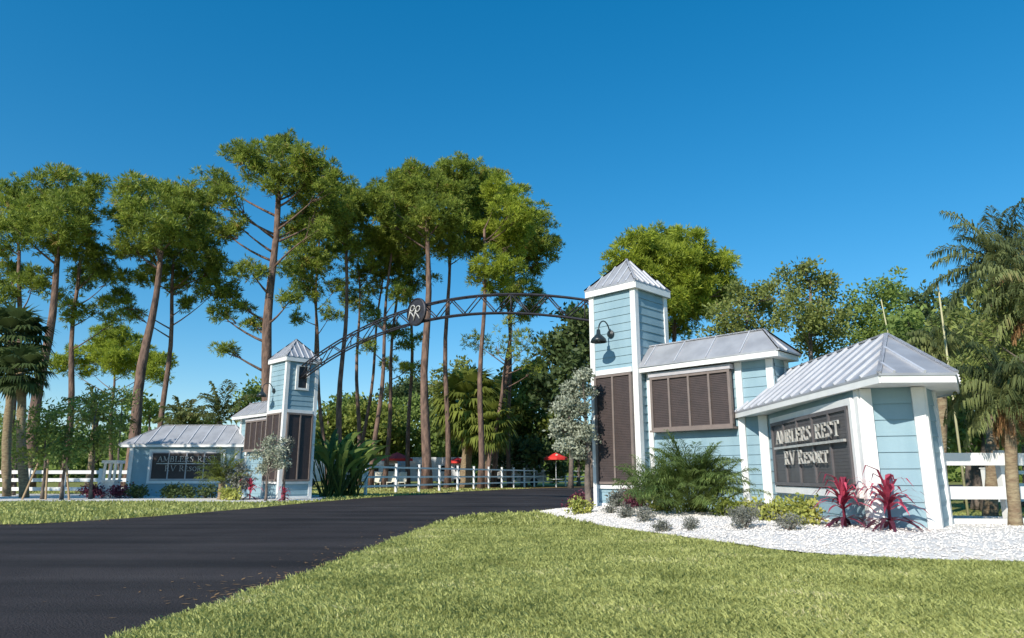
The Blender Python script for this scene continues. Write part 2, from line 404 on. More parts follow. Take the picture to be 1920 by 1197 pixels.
# right gravel bed: a low mound
bed_px = [(1008, 961), (1060, 974), (1130, 988), (1210, 999), (1300, 1011), (1400, 1025), (1500, 1038), (1600, 1045), (1700, 1050), (1800, 1054), (1925, 1056)]
bed = smooth_poly([gr(*p) for p in bed_px], 2) + [V(9, 8.6, 0), V(13, 9.2, 0), V(13, 15, 0), V(9, 17, 0), V(7.5, 19, 0), V(5.8, 21.5, 0), V(4, 22.6, 0), V(2.6, 22.4, 0)]
bed_np = np.array([(p.x, p.y) for p in bed])
def dist_edge(P):
    A = bed_np; B = np.roll(bed_np, -1, 0); d = np.full(len(P), 1e9)
    for a, b in zip(A, B):
        ab = b - a; t = np.clip(((P - a) @ ab) / (ab @ ab + 1e-9), 0, 1); d = np.minimum(d, np.linalg.norm(P - a - t[:, None] * ab, axis=1))
    return d
def mound(x, y):
    P = np.array([[x, y]]); 
    if not inside(P, bed_np)[0]: return 0.
    return float(.02 + .20 * (1 - math.exp(-dist_edge(P)[0] / .9)))
def build_bed():
    bm = bmesh.new(); loop = wiggle(bed + [bed[0]], .02, .15)[:-1]
    vs = [bm.verts.new((p.x, p.y, .01)) for p in loop]
    es = [bm.edges.new((vs[i], vs[(i + 1) % len(vs)])) for i in range(len(vs))]
    bmesh.ops.triangle_fill(bm, edges=es, use_beauty=True)
    for _ in range(4): bmesh.ops.subdivide_edges(bm, edges=[e for e in bm.edges if e.calc_length() > .3], cuts=1)
    bmesh.ops.triangulate(bm, faces=bm.faces)
    P = np.array([(v.co.x, v.co.y) for v in bm.verts]); d = dist_edge(P); 
    for v, dd in zip(bm.verts, d): v.co.z = .012 + .2 * (1 - math.exp(-max(0, dd - .02) / .9)) + random.uniform(0, .012)
    for f in bm.faces:
        if f.normal.z < 0: f.normal_flip()
    me = bpy.data.meshes.new('gravel_bed'); bm.to_mesh(me); bm.free(); return finish('gravel_bed', me, M['gravel'], None, True)
tag(build_bed(), None, None, kind='structure')
def pebbles(n):
    P = np.column_stack([rng.uniform(.5, 12, n * 3), rng.uniform(8.3, 21, n * 3)])
    P = P[inside(P, bed_np)]; d = dist_edge(P); keep = rng.uniform(size=len(P)) < np.exp(-d / 1.6) + .1; P = P[keep][:n]; d = d[keep][:n]
    z = .02 + .2 * (1 - np.exp(-d / .9)); C = np.column_stack([P, z]); s = rng.uniform(.008, .026, (len(P), 1))
    o = np.array([[1, 0, 0], [0, 1, 0], [-1, 0, 0], [0, -1, 0], [0, 0, .8]]); fs = [(0, 1, 4), (1, 2, 4), (2, 3, 4), (3, 0, 4)]
    rot = rng.uniform(0, 6, len(P)); c, sn = np.cos(rot), np.sin(rot)
    A = []
    for f in fs:
        q = np.repeat(o[list(f)][None], len(P), 0); x = q[:, :, 0] * c[:, None] - q[:, :, 1] * sn[:, None]; y = q[:, :, 0] * sn[:, None] + q[:, :, 1] * c[:, None]
        A.append(np.stack([x, y * .8, q[:, :, 2]], 2) * s[:, :, None] + C[:, None, :])
    o = tri_mesh('pebbles', np.concatenate(A), M['pebble'], None, rng.uniform(0, 1, len(P) * 4)); tag(o, 'loose white pebbles covering the right planting bed', 'pebbles', kind='stuff')
pebbles(26000)
# left beds, straw under the pines
lb = [gr(-60, 941), gr(120, 941), gr(300, 941), gr(480, 943), gr(600, 939), gr(606, 935), V(-9.3, 38, 0), V(-19, 41, 0), V(-34, 41, 0)]
tag(fill('left_gravel_bed', wiggle(lb + [lb[0]], .06)[:-1], .012, M['gravel']), None, None, kind='structure')
ms = [gr(690, 928), gr(760, 927), gr(850, 923), gr(930, 919), gr(1080, 914.5), V(12, 78, 0), V(-6, 78, 0), V(-14, 55, 0)]
tag(fill('pine_straw_ground', wiggle(ms + [ms[0]], .3, 2)[:-1], .003, M['mulch']), None, None, kind='structure')

# bits of leaf litter and pine straw along the asphalt edges
def litter(n):
    E = np.array([(p.x, p.y) for p in nearS[20:-6]] + [(p.x, p.y) for p in farS[4:-3]]); i = rng.integers(0, len(E), n); P = E[i] + rng.normal(size=(n, 2)) * np.array([.35, .3]) * rng.uniform(.1, 1.6, (n, 1))
    P = P[inside(P, road_np) & (P[:, 1] < 45)]; n = len(P); a = rng.uniform(0, 6.28, n); l = rng.uniform(.01, .05, n); C = np.column_stack([P, np.full(n, .012)])
    u = np.column_stack([np.cos(a) * l, np.sin(a) * l, rng.uniform(0, .008, n)]); s_ = np.column_stack([-np.sin(a) * l * .3, np.cos(a) * l * .3, np.zeros(n)])
    tag(tri_mesh('leaf_litter', np.stack([C - u, C + s_, C + u, C - s_], 1), M['deadfrond'], None, rng.uniform(0, 1, n), 4), 'dry brown leaf litter scattered along the asphalt edges', 'leaf litter', kind='stuff')
litter(14000)
# grass blades
def grass(name, label, x0, x1, y0, y1, n, power, hmin, hmax, wscale, zones=True):
    u = rng.uniform(size=n); Y = y0 + (y1 - y0) * u ** power
    X = rng.uniform(-.78, .82, n) * (Y + 1); P = np.column_stack([X, Y])
    # ragged tufts hanging a little over the asphalt edge
    k = (X > x0) & (X < x1); P = P[k]
    Pj = P + rng.normal(size=P.shape) * .035
    k = ~inside(Pj, road_np) & ~inside(P + rng.normal(size=P.shape) * .02, bed_np) & ~inside(P, np.array([(p.x, p.y) for p in lb])); P = P[k]; n = len(P)
    cl = np.sin(P[:, 0] * 5.1 + np.sin(P[:, 1] * 4.3)) * np.sin(P[:, 1] * 6.2 + np.sin(P[:, 0] * 3.1)) * .22 + 1
    thin = np.sin(P[:, 0] * .8 + 2) * np.sin(P[:, 1] * 1.7 + np.sin(P[:, 0] * 1.9)); cl = np.where(thin > .72, cl * .6, cl)
    h = rng.uniform(hmin, hmax, n) * cl; ww = (.0022 + wscale * P[:, 1]) * rng.uniform(.6, 1.3, n)
    a = rng.uniform(0, 2 * np.pi, n); ln = rng.uniform(.2, 1.4, n) * h
    B = np.column_stack([P, np.zeros(n)]); s = np.column_stack([np.cos(a), np.sin(a), np.zeros(n)]) * ww[:, None]
    b = a + rng.uniform(1, 2, n); lean = np.column_stack([np.cos(b) * ln, np.sin(b) * ln, h])
    v = np.stack([B - s, B + s, B + lean * np.array([.45, .45, .7]) + s * .7, B + lean], 1)
    tone = rng.uniform(0, .75, n) + .25 * (np.sin(P[:, 0] * 1.3 + np.sin(P[:, 1] * .9) * 2) * np.sin(P[:, 1] * 1.1 + 1) * .5 + .5)
    o = tri_mesh(name, v, M['grass'], None, tone, 4); tag(o, label, 'grass', kind='stuff')
grass('near_grass', 'short green lawn grass with dry blades in front of the white gravel bed', -6, 20, 3.6, 20, 640000, 1.7, .018, .05, .00045)
grass('far_grass', 'strip of sunlit grass between the asphalt and the left gate building', -45, 5, 15, 60, 110000, 1.5, .05, .10, .0010)

# ------------------------------------------------------------------ gate buildings
def clip_rib(poly, p, d):
    """length of the ray p + t d inside planar polygon poly"""
    best = None
    for a, b in zip(poly, poly[1:] + poly[:1]):
        e = b - a; n = e.cross(d)
        if n.length < 1e-6: continue
        t = (a - p).cross(e).dot(d.cross(e)) / d.cross(e).length_squared; q = p + d * t
        s = (q - a).dot(e) / e.length_squared
        if -1e-4 <= s <= 1 + 1e-4 and t > .05: best = t if best is None else min(best, t)
    return best
def roof_mesh(root, polys, step=.42, rib=.035, name='roof', label=None):
    """polys: each a planar list whose first edge is the eave"""
    mb = MB(); ctr = sum((sum(p, V(0, 0, 0)) / len(p) for p in polys), V(0, 0, 0)) / len(polys) - V(0, 0, 1)
    for poly in polys:
        n = (poly[1] - poly[0]).cross(poly[2] - poly[0]).normalized()
        if n.z < 0: n = -n
        dn = V(0, 0, -.04)
        k = len(poly); mb.add(list(poly) + [p + dn for p in poly], [tuple(range(k)), tuple(range(k, 2 * k))[::-1]] + [(i, (i + 1) % k, (i + 1) % k + k, i + k) for i in range(k)])
    o = mb.build(name, M['roof'], root)
    ms = MB()
    for poly in polys:
        n = (poly[1] - poly[0]).cross(poly[2] - poly[0]).normalized()
        if n.z < 0: n = -n
        e = poly[1] - poly[0]; L = e.length; ed = e.normalized(); up = n.cross(ed)
        if up.z < 0: up = -up
        m_ = max(1, round(L / step))
        for i in range(m_ + 1):
            p = poly[0] + ed * (L * (i + .5) / (m_ + .5)) * .985
            if (p - poly[1]).length < .1: continue
            t = clip_rib(poly, p, up)
            if t and t > .12: ms.bar(p + n * .015, p + up * (t - .02) + n * .015, rib, .05, n)
        for a, b in zip(poly[1:], poly[2:] + poly[:1]):
            if abs(a.z - b.z) > .05 or a.z > poly[0].z + .1: ms.bar(a + V(0, 0, .012), b + V(0, 0, .012), .07, .035)
    ms.build('seams', M['seam'], o)
    return o
def siding(mb, p0, p1, z0, z1, exp=.26, out=None, prof=.022):
    """lap boards on the wall p0-p1; out is the outward side"""
    p0 = Vector((p0[0], p0[1], 0)); p1 = Vector((p1[0], p1[1], 0)); n = out.normalized(); z = z0
    while z < z1 - .01:
        t = min(z + exp, z1)
        a = p0 + n * prof; b = p1 + n * prof; c = p1 + n * .002; d = p0 + n * .002
        mb.add([(a.x, a.y, z), (b.x, b.y, z), (c.x, c.y, t), (d.x, d.y, t), (d.x, d.y, z), (c.x, c.y, z)], [(0, 1, 2, 3), (0, 4, 5, 1)])
        z = t
def shutter(root, p0, p1, z0, z1, out, cols, m=None, name='shutter', depth=.10, slat=.045, mm=None, off=.03, tl=.22):
    """louvred panel: frame, mullions and tilted slats, standing off the wall"""
    p0 = Vector((p0[0], p0[1], 0)); p1 = Vector((p1[0], p1[1], 0)); n = out.normalized(); e = (p1 - p0); L = e.length; e.normalize()
    mb = MB(); c0 = p0 + n * (off + .01); c1 = p1 + n * (off + .01)
    mb.bar(V(c0.x, c0.y, (z0 + z1) / 2), V(c1.x, c1.y, (z0 + z1) / 2), .02, z1 - z0)
    z = z0 + .05
    while z < z1 - .05:
        a = p0 + n * (off + depth * .55); b = p1 + n * (off + depth * .55); tilt = (n * tl + V(0, 0, -1)).normalized()
        mb.bar(V(a.x, a.y, z), V(b.x, b.y, z), .008, slat * .95, tilt)
        z += slat
    o = mb.build(name, m or M['brown'], root)
    fr = MB(); k = off + depth / 2
    for i in range(cols + 1):
        q = p0 + e * (L * i / cols) + n * k; wd = .07 if i in (0, cols) else .055
        if i == 0: q += e * wd / 2
        if i == cols: q -= e * wd / 2
        fr.obox(q, e, wd / 2, depth / 2 + .004, z0, z1)
    for zz in (z0 + .035, z1 - .035):
        q = (p0 + p1) / 2 + n * k; fr.obox(q, e, L / 2, depth / 2, zz - .035, zz + .035)
    fr.build('mullions', mm or M['mull'], o)
    return o
# plain serif capitals: (width, [(thick, x0,y0,x1,y1)...])
GL = {
 'A': (.80, [(0, .06, 0, .40, 1), (1, .40, 1, .74, 0), (0, .18, .36, .62, .36), (0, 0, .02, .2, .02), (0, .58, .02, .86, .02)]),
 'M': (.98, [(0, .12, 0, .12, 1), (1, .12, 1, .49, .12), (0, .49, .12, .86, 1), (1, .86, 1, .86, 0), (0, 0, .02, .24, .02), (0, .72, .02, 1, .02), (0, 0, .98, .2, .98), (0, .8, .98, 1, .98)]),
 'B': (.70, [(1, .14, 0, .14, 1), (0, .14, .98, .45, .98), (1, .45, .96, .56, .76), (1, .56, .76, .45, .54), (0, .14, .52, .45, .52), (1, .45, .5, .62, .27), (1, .62, .27, .47, .03), (0, 0, .02, .5, .02)]),
 'L': (.64, [(1, .14, 0, .14, 1), (0, 0, .02, .58, .02), (1, .58, .02, .6, .24), (0, 0, .98, .28, .98)]),
 'E': (.66, [(1, .14, 0, .14, 1), (0, 0, .02, .58, .02), (0, 0, .98, .56, .98), (0, .14, .52, .44, .52), (0, .56, .98, .56, .78), (0, .58, .02, .6, .24), (0, .44, .42, .44, .62)]),
 'R': (.76, [(1, .14, 0, .14, 1), (0, 0, .98, .45, .98), (1, .45, .96, .57, .75), (1, .57, .75, .45, .52), (0, .14, .5, .45, .5), (1, .34, .5, .66, .03), (0, .6, .02, .78, .02), (0, 0, .02, .28, .02)]),
 'S': (.60, [(0, .5, .78, .48, .98), (0, .48, .96, .24, .98), (1, .22, .96, .1, .76), (1, .1, .76, .46, .42), (1, .46, .42, .5, .22), (0, .5, .2, .3, .02), (0, .3, .02, .08, .06), (0, .06, .02, .06, .26)]),
 'T': (.72, [(1, .36, 0, .36, 1), (0, .02, .98, .7, .98), (0, .02, .98, .02, .76), (0, .7, .98, .7, .76), (0, .22, .02, .5, .02)]),
 'V': (.80, [(1, .06, 1, .40, 0), (0, .40, 0, .74, 1), (0, 0, .98, .2, .98), (0, .6, .98, .86, .98)]),
 'O': (.80, [(0, .4, .98, .2, .88), (1, .18, .88, .08, .62), (1, .08, .62, .08, .38), (1, .08, .38, .2, .12), (0, .2, .12, .4, .02), (0, .4, .02, .6, .12), (1, .6, .12, .72, .38), (1, .72, .38, .72, .62), (1, .72, .62, .6, .88), (0, .6, .88, .4, .98)]),
 ' ': (.42, []),
}
def lettering(mb, text, org, u, n, height, width, big=None, depth=.05):
    """raised capitals from org along u, squeezed to the given width"""
    tot = sum((GL[c][0] + .10) * (1.25 if big and i in big else 1) for i, c in enumerate(text)); sx = width / tot; x = 0; k = 0
    for i, c in enumerate(text):
        s = 1.25 if big and i in big else 1; wdt, st = GL[c]
        for th, x0, y0, x1, y1 in st:
            tk = (.095 if th else .05) * height; k += 1
            a = org + u * (x + x0 * s) * sx + V(0, 0, y0 * height * s); b = org + u * (x + x1 * s) * sx + V(0, 0, y1 * height * s)
            d = (b - a).normalized(); dep = depth + .0007 * (k % 9); c0 = n * dep / 2
            mb.bar(a - d * tk * .1 + c0, b + d * tk * .1 + c0, dep, tk, d.cross(n))
        x += (wdt + .10) * s
def gate(side, cx, cy, label, group):
    mir = side == 'left'
    def m2(dx, dy): return V(cx + dy, cy + dx, 0) if mir else V(cx + dx, cy + dy, 0)
    def m3(dx, dy, z): p = m2(dx, dy); p.z = z; return p
    def md(dx, dy): return V(dy, dx, 0).normalized() if mir else V(dx, dy, 0).normalized()
    root = thing('gate_building', label, 'gate building', m3(0, 0, 0), group)
    gz = .0 if mir else .15
    # --- tower
    h = 1.10; cor = [(0, -h), (h, 0), (0, h), (-h, 0)]
    nrm = [(1, -1), (1, 1), (-1, 1), (-1, -1)]
    wb = MB()
    for i in range(4):
        a, b = cor[i], cor[(i + 1) % 4]; siding(wb, m2(*a), m2(*b), gz - .05, 6.28, .235, md(*nrm[i]))
    wb.build('wall', M['blue'], root)
    for c in cor:
        t = MB(); q = (c[0] * .955, c[1] * .955); t.obox(m2(*q), md(1, 1), .085, .085, gz - .02, 6.26); t.build('corner_trim', M['white'], root)
    for z0, z1, o in ((3.84, 3.98, .035), (.66, .76, .06), (gz + .02, gz + .12, .03)):
        for i in range(4):
            bt = MB()
            a, b = m2(*cor[i]), m2(*cor[(i + 1) % 4]); n = md(*nrm[i]); e = (b - a).normalized()
            bt.obox((a + b) / 2 + n * (o / 2 + .005), e, (b - a).length / 2 - .145, o / 2 + .02, z0, z1); bt.build('belt_trim', M['white'], root)
    def face(i, inset=.13):
        a, b = m2(*cor[i]), m2(*cor[(i + 1) % 4]); e = (b - a).normalized(); return a + e * inset, b - e * inset
    a, b = face(3); shutter(root, a, b, .78, 3.82, md(-1, -1), 2)
    a, b = face(2); shutter(root, a, b, .78, 3.82, md(-1, 1), 2)
    # opening where the arch enters
    a, b = face(2, .50); n = md(-1, 1); e = (b - a).normalized(); f = MB(); c = (a + b) / 2
    L = (b - a).length / 2
    for s in (-1, 1): f.obox(c + e * s * L + n * .045, e, .06, .045, 5.0, 6.0)
    f.obox(c + n * .045, e, L + .06, .047, 4.9, 5.0); f.obox(c + n * .045, e, L + .06, .047, 6.0, 6.1)
    win = f.build('window', M['white'], root); g = MB(); g.obox(c + n * .03, e, L - .06, .012, 5.0, 6.0); g.build('opening_dark', M['dark'], win)  # flat dark sheet over the siding stands in for the opening's shaded inside
    E = 1.30; ec = [m3(0, -E, 6.42), m3(E, 0, 6.42), m3(0, E, 6.42), m3(-E, 0, 6.42)]; ap = m3(0, 0, 7.42)
    roof_mesh(root, [[ec[i], ec[(i + 1) % 4], ap] for i in range(4)], .32)
    fa = MB()
    def fascia(mb, loop, z0, z1, t=.05):
        c = sum(loop, V(0, 0, 0)) / len(loop)
        for a, b in zip(loop, loop[1:] + loop[:1]):
            mb.bar(V(a.x, a.y, (z0 + z1) / 2), V(b.x, b.y, (z0 + z1) / 2), t, z1 - z0)
        k = len(loop); mb.add([(p.x, p.y, z0 + .02) for p in loop], [tuple(range(k))])
    fascia(fa, [m3(0, -E + .04, 0), m3(E - .04, 0, 0), m3(0, E - .04, 0), m3(-E + .04, 0, 0)], 6.20, 6.375)
    fa.build('fascia', M['white'], root)
    # --- middle wall, running along (1,-1) from the tower
    s0 = (.28, -.82); Lm = 2.63; s1 = (s0[0] + Lm, s0[1] - Lm); T = .5
    b1 = (s1[0] + T, s1[1] + T); b0 = (s0[0] + T, s0[1] + T)
    wb = MB(); siding(wb, m2(*s0), m2(*s1), gz - .05, 3.85, .235, md(-1, -1)); siding(wb, m2(*s1), m2(*b1), gz - .05, 3.85, .235, md(1, -1)); siding(wb, m2(*b1), m2(*b0), gz - .05, 3.85, .235, md(1, 1))
    wb.build('wall', M['blue'], root)
    pa = lambda t: (s0[0] + t, s0[1] - t)
    n = md(-1, -1); e = md(1, -1)
    for t in (.10, 1.98, Lm - .07):
        q = m2(*pa(t)); k = MB(); k.obox(q + n * .02, e, .085 if t > .2 else .07, .045, gz - .02, 3.8); k.build('corner_trim', M['white'], root)
    k = MB(); k.obox(m2(s1[0] + .44, s1[1] + .44) + md(1, -1) * .02, md(1, 1), .08, .04, gz, 3.8); k.build('corner_trim', M['white'], root)
    A, B = m2(*pa(.20)), m2(*pa(1.88)); shutter(root, A, B, 2.20, 3.64, n, 4, off=.12, depth=.12)
    c = (A + B) / 2; k = MB(); k.obox(c + n * .13, e, (B - A).length / 2 + .03, .13, 3.64, 3.76); k.build('shutter_lintel', M['lilac'], root)
    k = MB(); k.obox(c + n * .15, e, (B - A).length / 2 + .02, .15, 2.15, 2.20); k.build('shutter_sill', M['mull'], root)
    # roof of the middle part
    f0, f1 = (-.15, -.95), (2.87, -3.97); dS = .9
    FL, FR = m3(*f0, 3.96), m3(*f1, 3.96); BR = m3(f1[0] + dS, f1[1] + dS, 3.96); BL = m3(f0[0] + dS, f0[1] + dS, 3.96)
    RL = m3(f0[0] + dS / 2, f0[1] + dS / 2, 4.60); RR = m3(f1[0] + dS / 2 - .45, f1[1] + dS / 2 + .45, 4.60)
    # bell-cast: a flatter skirt near the eave
    def mixp(a, b, t, dz): p = a.lerp(b, t); p.z += dz; return p
    roof_mesh(root, [[FL, FR, RR, RL], [FR, BR, RR], [BR, BL, RL, RR]], 1.2, .02)
    fa = MB(); fascia(fa, [V(p.x, p.y, 0) for p in (m2(.05, -1.07), m2(2.83, -3.90), m2(3.66, -3.07), m2(.93, -.35))], 3.79, 3.915); fa.build('fascia', M['white'], root)
    # --- sign house (angles turn towards the road)
    C1 = (2.36, -8.60); L_ = (2.67, -3.10); C2 = (3.22, -8.90); C3 = (3.83, -8.2); C4 = (4.05, -4.4)
    ring = [L_, C1, C2, C3, C4]
    wb = MB(); outs = [(-5.5, .31), (-.30, -.94), (.65, -.68), (1, .02)]
    for i in range(4): siding(wb, m2(*ring[i]), m2(*ring[i + 1]), gz - .08, 2.5, .262, md(*outs[i]))
    wb.build('wall', M['blue'], root)
    def trim(p, q, t, wd, z0, z1, out, th=.05):
        p = m2(*p); q = m2(*q); e = (q - p).normalized(); c = p + e * t; kk = MB(); kk.obox(c + md(*out) * th / 2, e, wd / 2, th / 2 + .004, z0, z1); kk.build('corner_trim', M['white'], root)
    lw = (m2(*C1) - m2(*L_)).length; lf = (m2(*C2) - m2(*C1)).length
    kk = MB(); kk.obox(m2(2.60, -3.38), md(1, 1), .11, .11, gz - .05, 2.42); kk.build('corner_trim', M['white'], root); trim(L_, C1, lw - .07, .14, gz - .05, 2.42, outs[0])
    trim(C1, C2, .075, .17, gz - .08, 2.42, outs[1], .07); trim(C1, C2, lf - .075, .17, gz - .08, 2.42, outs[1], .07)
    trim(C2, C3, .05, .12, gz - .05, 2.42, outs[2]); trim(C2, C3, .84, .12, gz - .05, 2.42, outs[2]); trim(C3, C4, .08, .15, gz - .05, 2.42, outs[3])
    # roof
    ze = 2.56; E0 = (2.10, -2.7); E1 = (2.22, -9.55); E2 = (3.39, -9.60); E3 = (4.42, -8.05); E4 = (4.6, -3.0)
    if mir: E1 = (2.22, -9.2); E2 = (3.5, -9.2); E3 = (4.6, -8.4)
    AP = m3(3.46, -7.62, 3.56); RE = m3(3.38, -3.0, 3.56)
    P_ = [m3(*q, ze) for q in (E0, E1, E2, E3, E4)]
    if mir: RE = m3(3.38, -3.9, 3.56)
    roof_mesh(root, [[P_[0], P_[1], AP, RE], [P_[1], P_[2], AP], [P_[2], P_[3], AP], [P_[3], P_[4], RE, AP]], .72 if mir else .50, .038)
    fa = MB(); ins = [(E0[0] + .03, E0[1]), (E1[0] + .03, E1[1] + .04), (E2[0] - .02, E2[1] + .04), (E3[0] - .04, E3[1] + .02), (E4[0] - .04, E4[1])]
    fascia(fa, [m2(*q) for q in ins], 2.41, 2.535); fa.build('fascia', M['white'], root)
    # sign board on the wall L_-C1
    out = md(*outs[0]); p = m2(*L_); q = m2(*C1); e = (q - p).normalized()
    ta, tb = (1.0, 4.45) if mir else (.95, 5.2)
    A = p + e * ta; B = p + e * tb; z0, z1 = .80, 2.18
    fr = MB(); c = (A + B) / 2; Lh = (B - A).length / 2
    fr.obox(c + out * .05, e, Lh + .12, .05, z1, z1 + .12); fr.obox(c + out * .05, e, Lh + .12, .05, z0 - .16, z0 - .02)
    for s in (-1, 1): fr.obox(c + e * s * (Lh + .065) + out * .05, e, .055, .047, z0 - .02, z1)
    fr.build('sign_frame', M['white'], root)
    # board stands off the wall like a propped shutter
    sg = shutter(root, A, B, z0, z1, out, 4 if mir else 5, M['brown'] if mir else M['sign'], 'sign_board', .08, .06, M['lilac'] if mir else M['signm'], .05, .05)
    lt = MB(); wd = (B - A).length
    flip = mir
    # reading direction as seen from the front
    rd = out.cross(V(0, 0, 1)) * -1
    st = (A if (B - A).dot(rd) > 0 else B) + out * .14; q_ = wd / 4.25
    lettering(lt, 'AMBLERS REST', st + rd * .42 * q_ + V(0, 0, z0 + .89), rd, out, .27, 3.55 * q_, depth=.03)
    lettering(lt, 'RV RESORT', st + rd * .9 * q_ + V(0, 0, z0 + .44), rd, out, .22, 2.45 * q_, {0, 1, 3}, depth=.03)
    a = st + rd * .30 + V(0, 0, z0 + .80); lt.bar(a + out * .02, a + out * .02 + rd * 3.85 * q_, .05, .045)
    lt.build('letters', M['letter'], sg)
    return root, m2, m3, md
gateR, r2, r3, rd_ = gate('right', 3.47, 20.3, 'larger sunlit pale blue gate building beside the white gravel bed', 'pale blue gate buildings')
gateL, l2, l3, ld_ = gate('left', -10.37, 33.04, 'pale blue gate building across the road, half shaded behind small trees', 'pale blue gate buildings')

# lamps on the towers
def lamp(p, n, label):
    root = thing('wall_lamp', label, 'lamp', p, 'black gooseneck wall lamps')
    e = V(0, 0, 1).cross(n)
    m = MB(); m.lathe(p + n * .0, [(.0, .02), (.11, .02), (.11, .06), (.03, .09), (0, .09)], 14, n); m.build('wall_plate', M['lampm'], root)
    m = MB(); pts = []
    for i in range(13):
        t = i / 12; a = math.pi * t
        pts.append(p + n * (.08 + .26 * (1 - math.cos(a)) * 1.0) + V(0, 0, .34 * math.sin(a)) + V(0, 0, -.02 * t))
    m.tube(pts, .02, 8); m.build('gooseneck', M['lampm'], root, True)
    c = pts[-1]
    m = MB(); m.lathe(c, [(0, .08), (.05, .06), (.06, -.06), (.10, -.10), (.20, -.20), (.235, -.30), (.225, -.30), (.19, -.20), (.09, -.11), (0, -.10)], 20); m.build('lamp_shade', M['lampm'], root, True)
    m = MB(); m.lathe(c + V(0, 0, -.20), [(0, .09), (.03, .07), (.06, 0), (.045, -.05), (0, -.07)], 12); m.build('bulb', M['rv'], root, True)
pR = onwall(1147, 627, r2(0, -1.1), r2(-1.1, 0)); nR = rd_(-1, -1); lamp(pR + nR * .02, nR, 'black gooseneck barn lamp on the sunlit tower near the lawn')
pL = onwall(523, 735, l2(0, -1.1), l2(-1.1, 0)); nL = ld_(-1, -1)
pL = l2(0, -1.1).lerp(l2(-1.1, 0), .5); pL = l2(-.35, -.75); pL.z = 4.9; pL += nL * .02
lamp(pL, nL, 'black gooseneck barn lamp on the far left tower across the road')

# ------------------------------------------------------------------ arch over the road
A0 = l2(-.55, .55); B0 = r2(-.55, .55)
def arch():
    top_px = [(578, 678), (600, 664), (640, 642), (690, 613), (740, 589), (790, 571), (840, 561), (900, 557), (960, 555.5), (1020, 556), (1075, 559), (1118, 564)]
    bot_px = [(592, 690), (620, 674), (680, 642), (740, 616), (790, 602), (840, 594), (900, 589), (960, 588), (1020, 592), (1075, 597), (1118, 603)]
    root = thing('entrance_arch', 'dark curved steel truss arch spanning the road between both towers', 'arch', (A0 + B0) / 2)
    e = (B0 - A0); L = e.length; e.normalize()
    def prof(px):
        pts = [onwall(x, y, A0, B0) for x, y in px]; t = np.array([(p - A0).dot(e) for p in [Vector((q.x, q.y, 0)) for q in pts]]); z = np.array([p.z for p in pts])
        return np.polyfit(t, z, 3)
    ct, cb = prof(top_px), prof(bot_px)
    Pt = lambda t: V(A0.x + e.x * t, A0.y + e.y * t, float(np.polyval(ct, t)))
    Pb = lambda t: V(A0.x + e.x * t, A0.y + e.y * t, float(np.polyval(cb, t)))
    nn = V(-e.y, e.x, 0)
    N = 40; ts = [L * i / N for i in range(N + 1)]
    for f, nm in ((Pt, 'top_chord'), (Pb, 'bottom_chord')):
        m = MB()
        for s in (-.09, .09): m.tube([f(t) + nn * s for t in ts], .036, 8)
        m.build(nm, M['dark'], root, True)
    m = MB(); K = 22
    for i in range(K):
        t0, t1 = L * i / K, L * (i + 1) / K
        for s in (-.09, .09):
            if i % 2: m.tube([Pt(t0) + nn * s, Pb(t1) + nn * s], .022, 6)
            else: m.tube([Pb(t0) + nn * s, Pt(t1) + nn * s], .022, 6)
        if i % 2 == 0: m.tube([Pt(t0) + nn * .09, Pt(t0) - nn * .09], .02, 6); m.tube([Pb(t0) + nn * .09, Pb(t0) - nn * .09], .02, 6)
        if i % 4 == 1: m.tube([Pb(t0) - nn * .09, Pt(t0) - nn * .09], .022, 6)
    m.build('web', M['dark'], root, True)
    c = onwall(789, 587, A0, B0); out = V(-1, -1, 0).normalized(); c = c + nn * (-.22 if nn.dot(out) < 0 else .22)
    if nn.dot(out) < 0: out = -nn
    else: out = nn
    out = out.normalized(); rr = .56
    m = MB(); m.lathe(c, [(0, -.05), (rr, -.05), (rr, .03), (rr - .05, .05), (rr - .05, .02), (0, .02)], 40, out); dsk = m.build('medallion', M['dark'], root)
    u = V(0, 0, 1).cross(out).normalized()
    if u.x < 0: u = -u
    m = MB()
    def rr_(ox, oz, s):
        P = lambda x, z: c + out * .05 + u * (ox + (x + z * .18) * s) + V(0, 0, oz + z * s)
        loop = [P(.28 + .22 * math.cos(a), .78 + .20 * math.sin(a)) for a in [math.pi * 2 * i / 14 for i in range(15)]]
        m.tube(loop, .025, 6); m.tube([P(.07, .72), P(.04, .4), P(-.02, 0)], .025, 6); m.tube([P(.12, .52), P(.4, .3), P(.62, .05)], .025, 6)
    rr_(-.42, -.27, .56); rr_(-.10, -.34, .56)
    m.build('monogram', M['letter'], dsk, True)
arch()

# ------------------------------------------------------------------ fences
def fence(name, label, pts, zs, hz, post=.12, step=2.4, ph=None, th=.05, cap=True, group=None):
    root = thing(name, label, 'fence', V(pts[0][0], pts[0][1], 0), group)
    acc = []
    for (a, b) in zip(pts[:-1], pts[1:]):
        a = V(a[0], a[1], 0); b = V(b[0], b[1], 0); n = max(1, round((b - a).length / step))
        acc += [a.lerp(b, i / n) for i in range(n)]
        for z in zs:
            m = MB(); m.bar(V(a.x, a.y, z), V(b.x, b.y, z), th, hz); m.build('rail', M['white'], root)
    acc.append(V(pts[-1][0], pts[-1][1], 0)); d = (V(pts[1][0], pts[1][1], 0) - V(pts[0][0], pts[0][1], 0)).normalized()
    for p in acc:
        m = MB(); m.obox(p, d, post / 2, post / 2, 0, ph)
        if cap: m.obox(p, d, post / 2 + .02, post / 2 + .02, ph, ph + .03)
        m.build('post', M['white'], root)
    return root
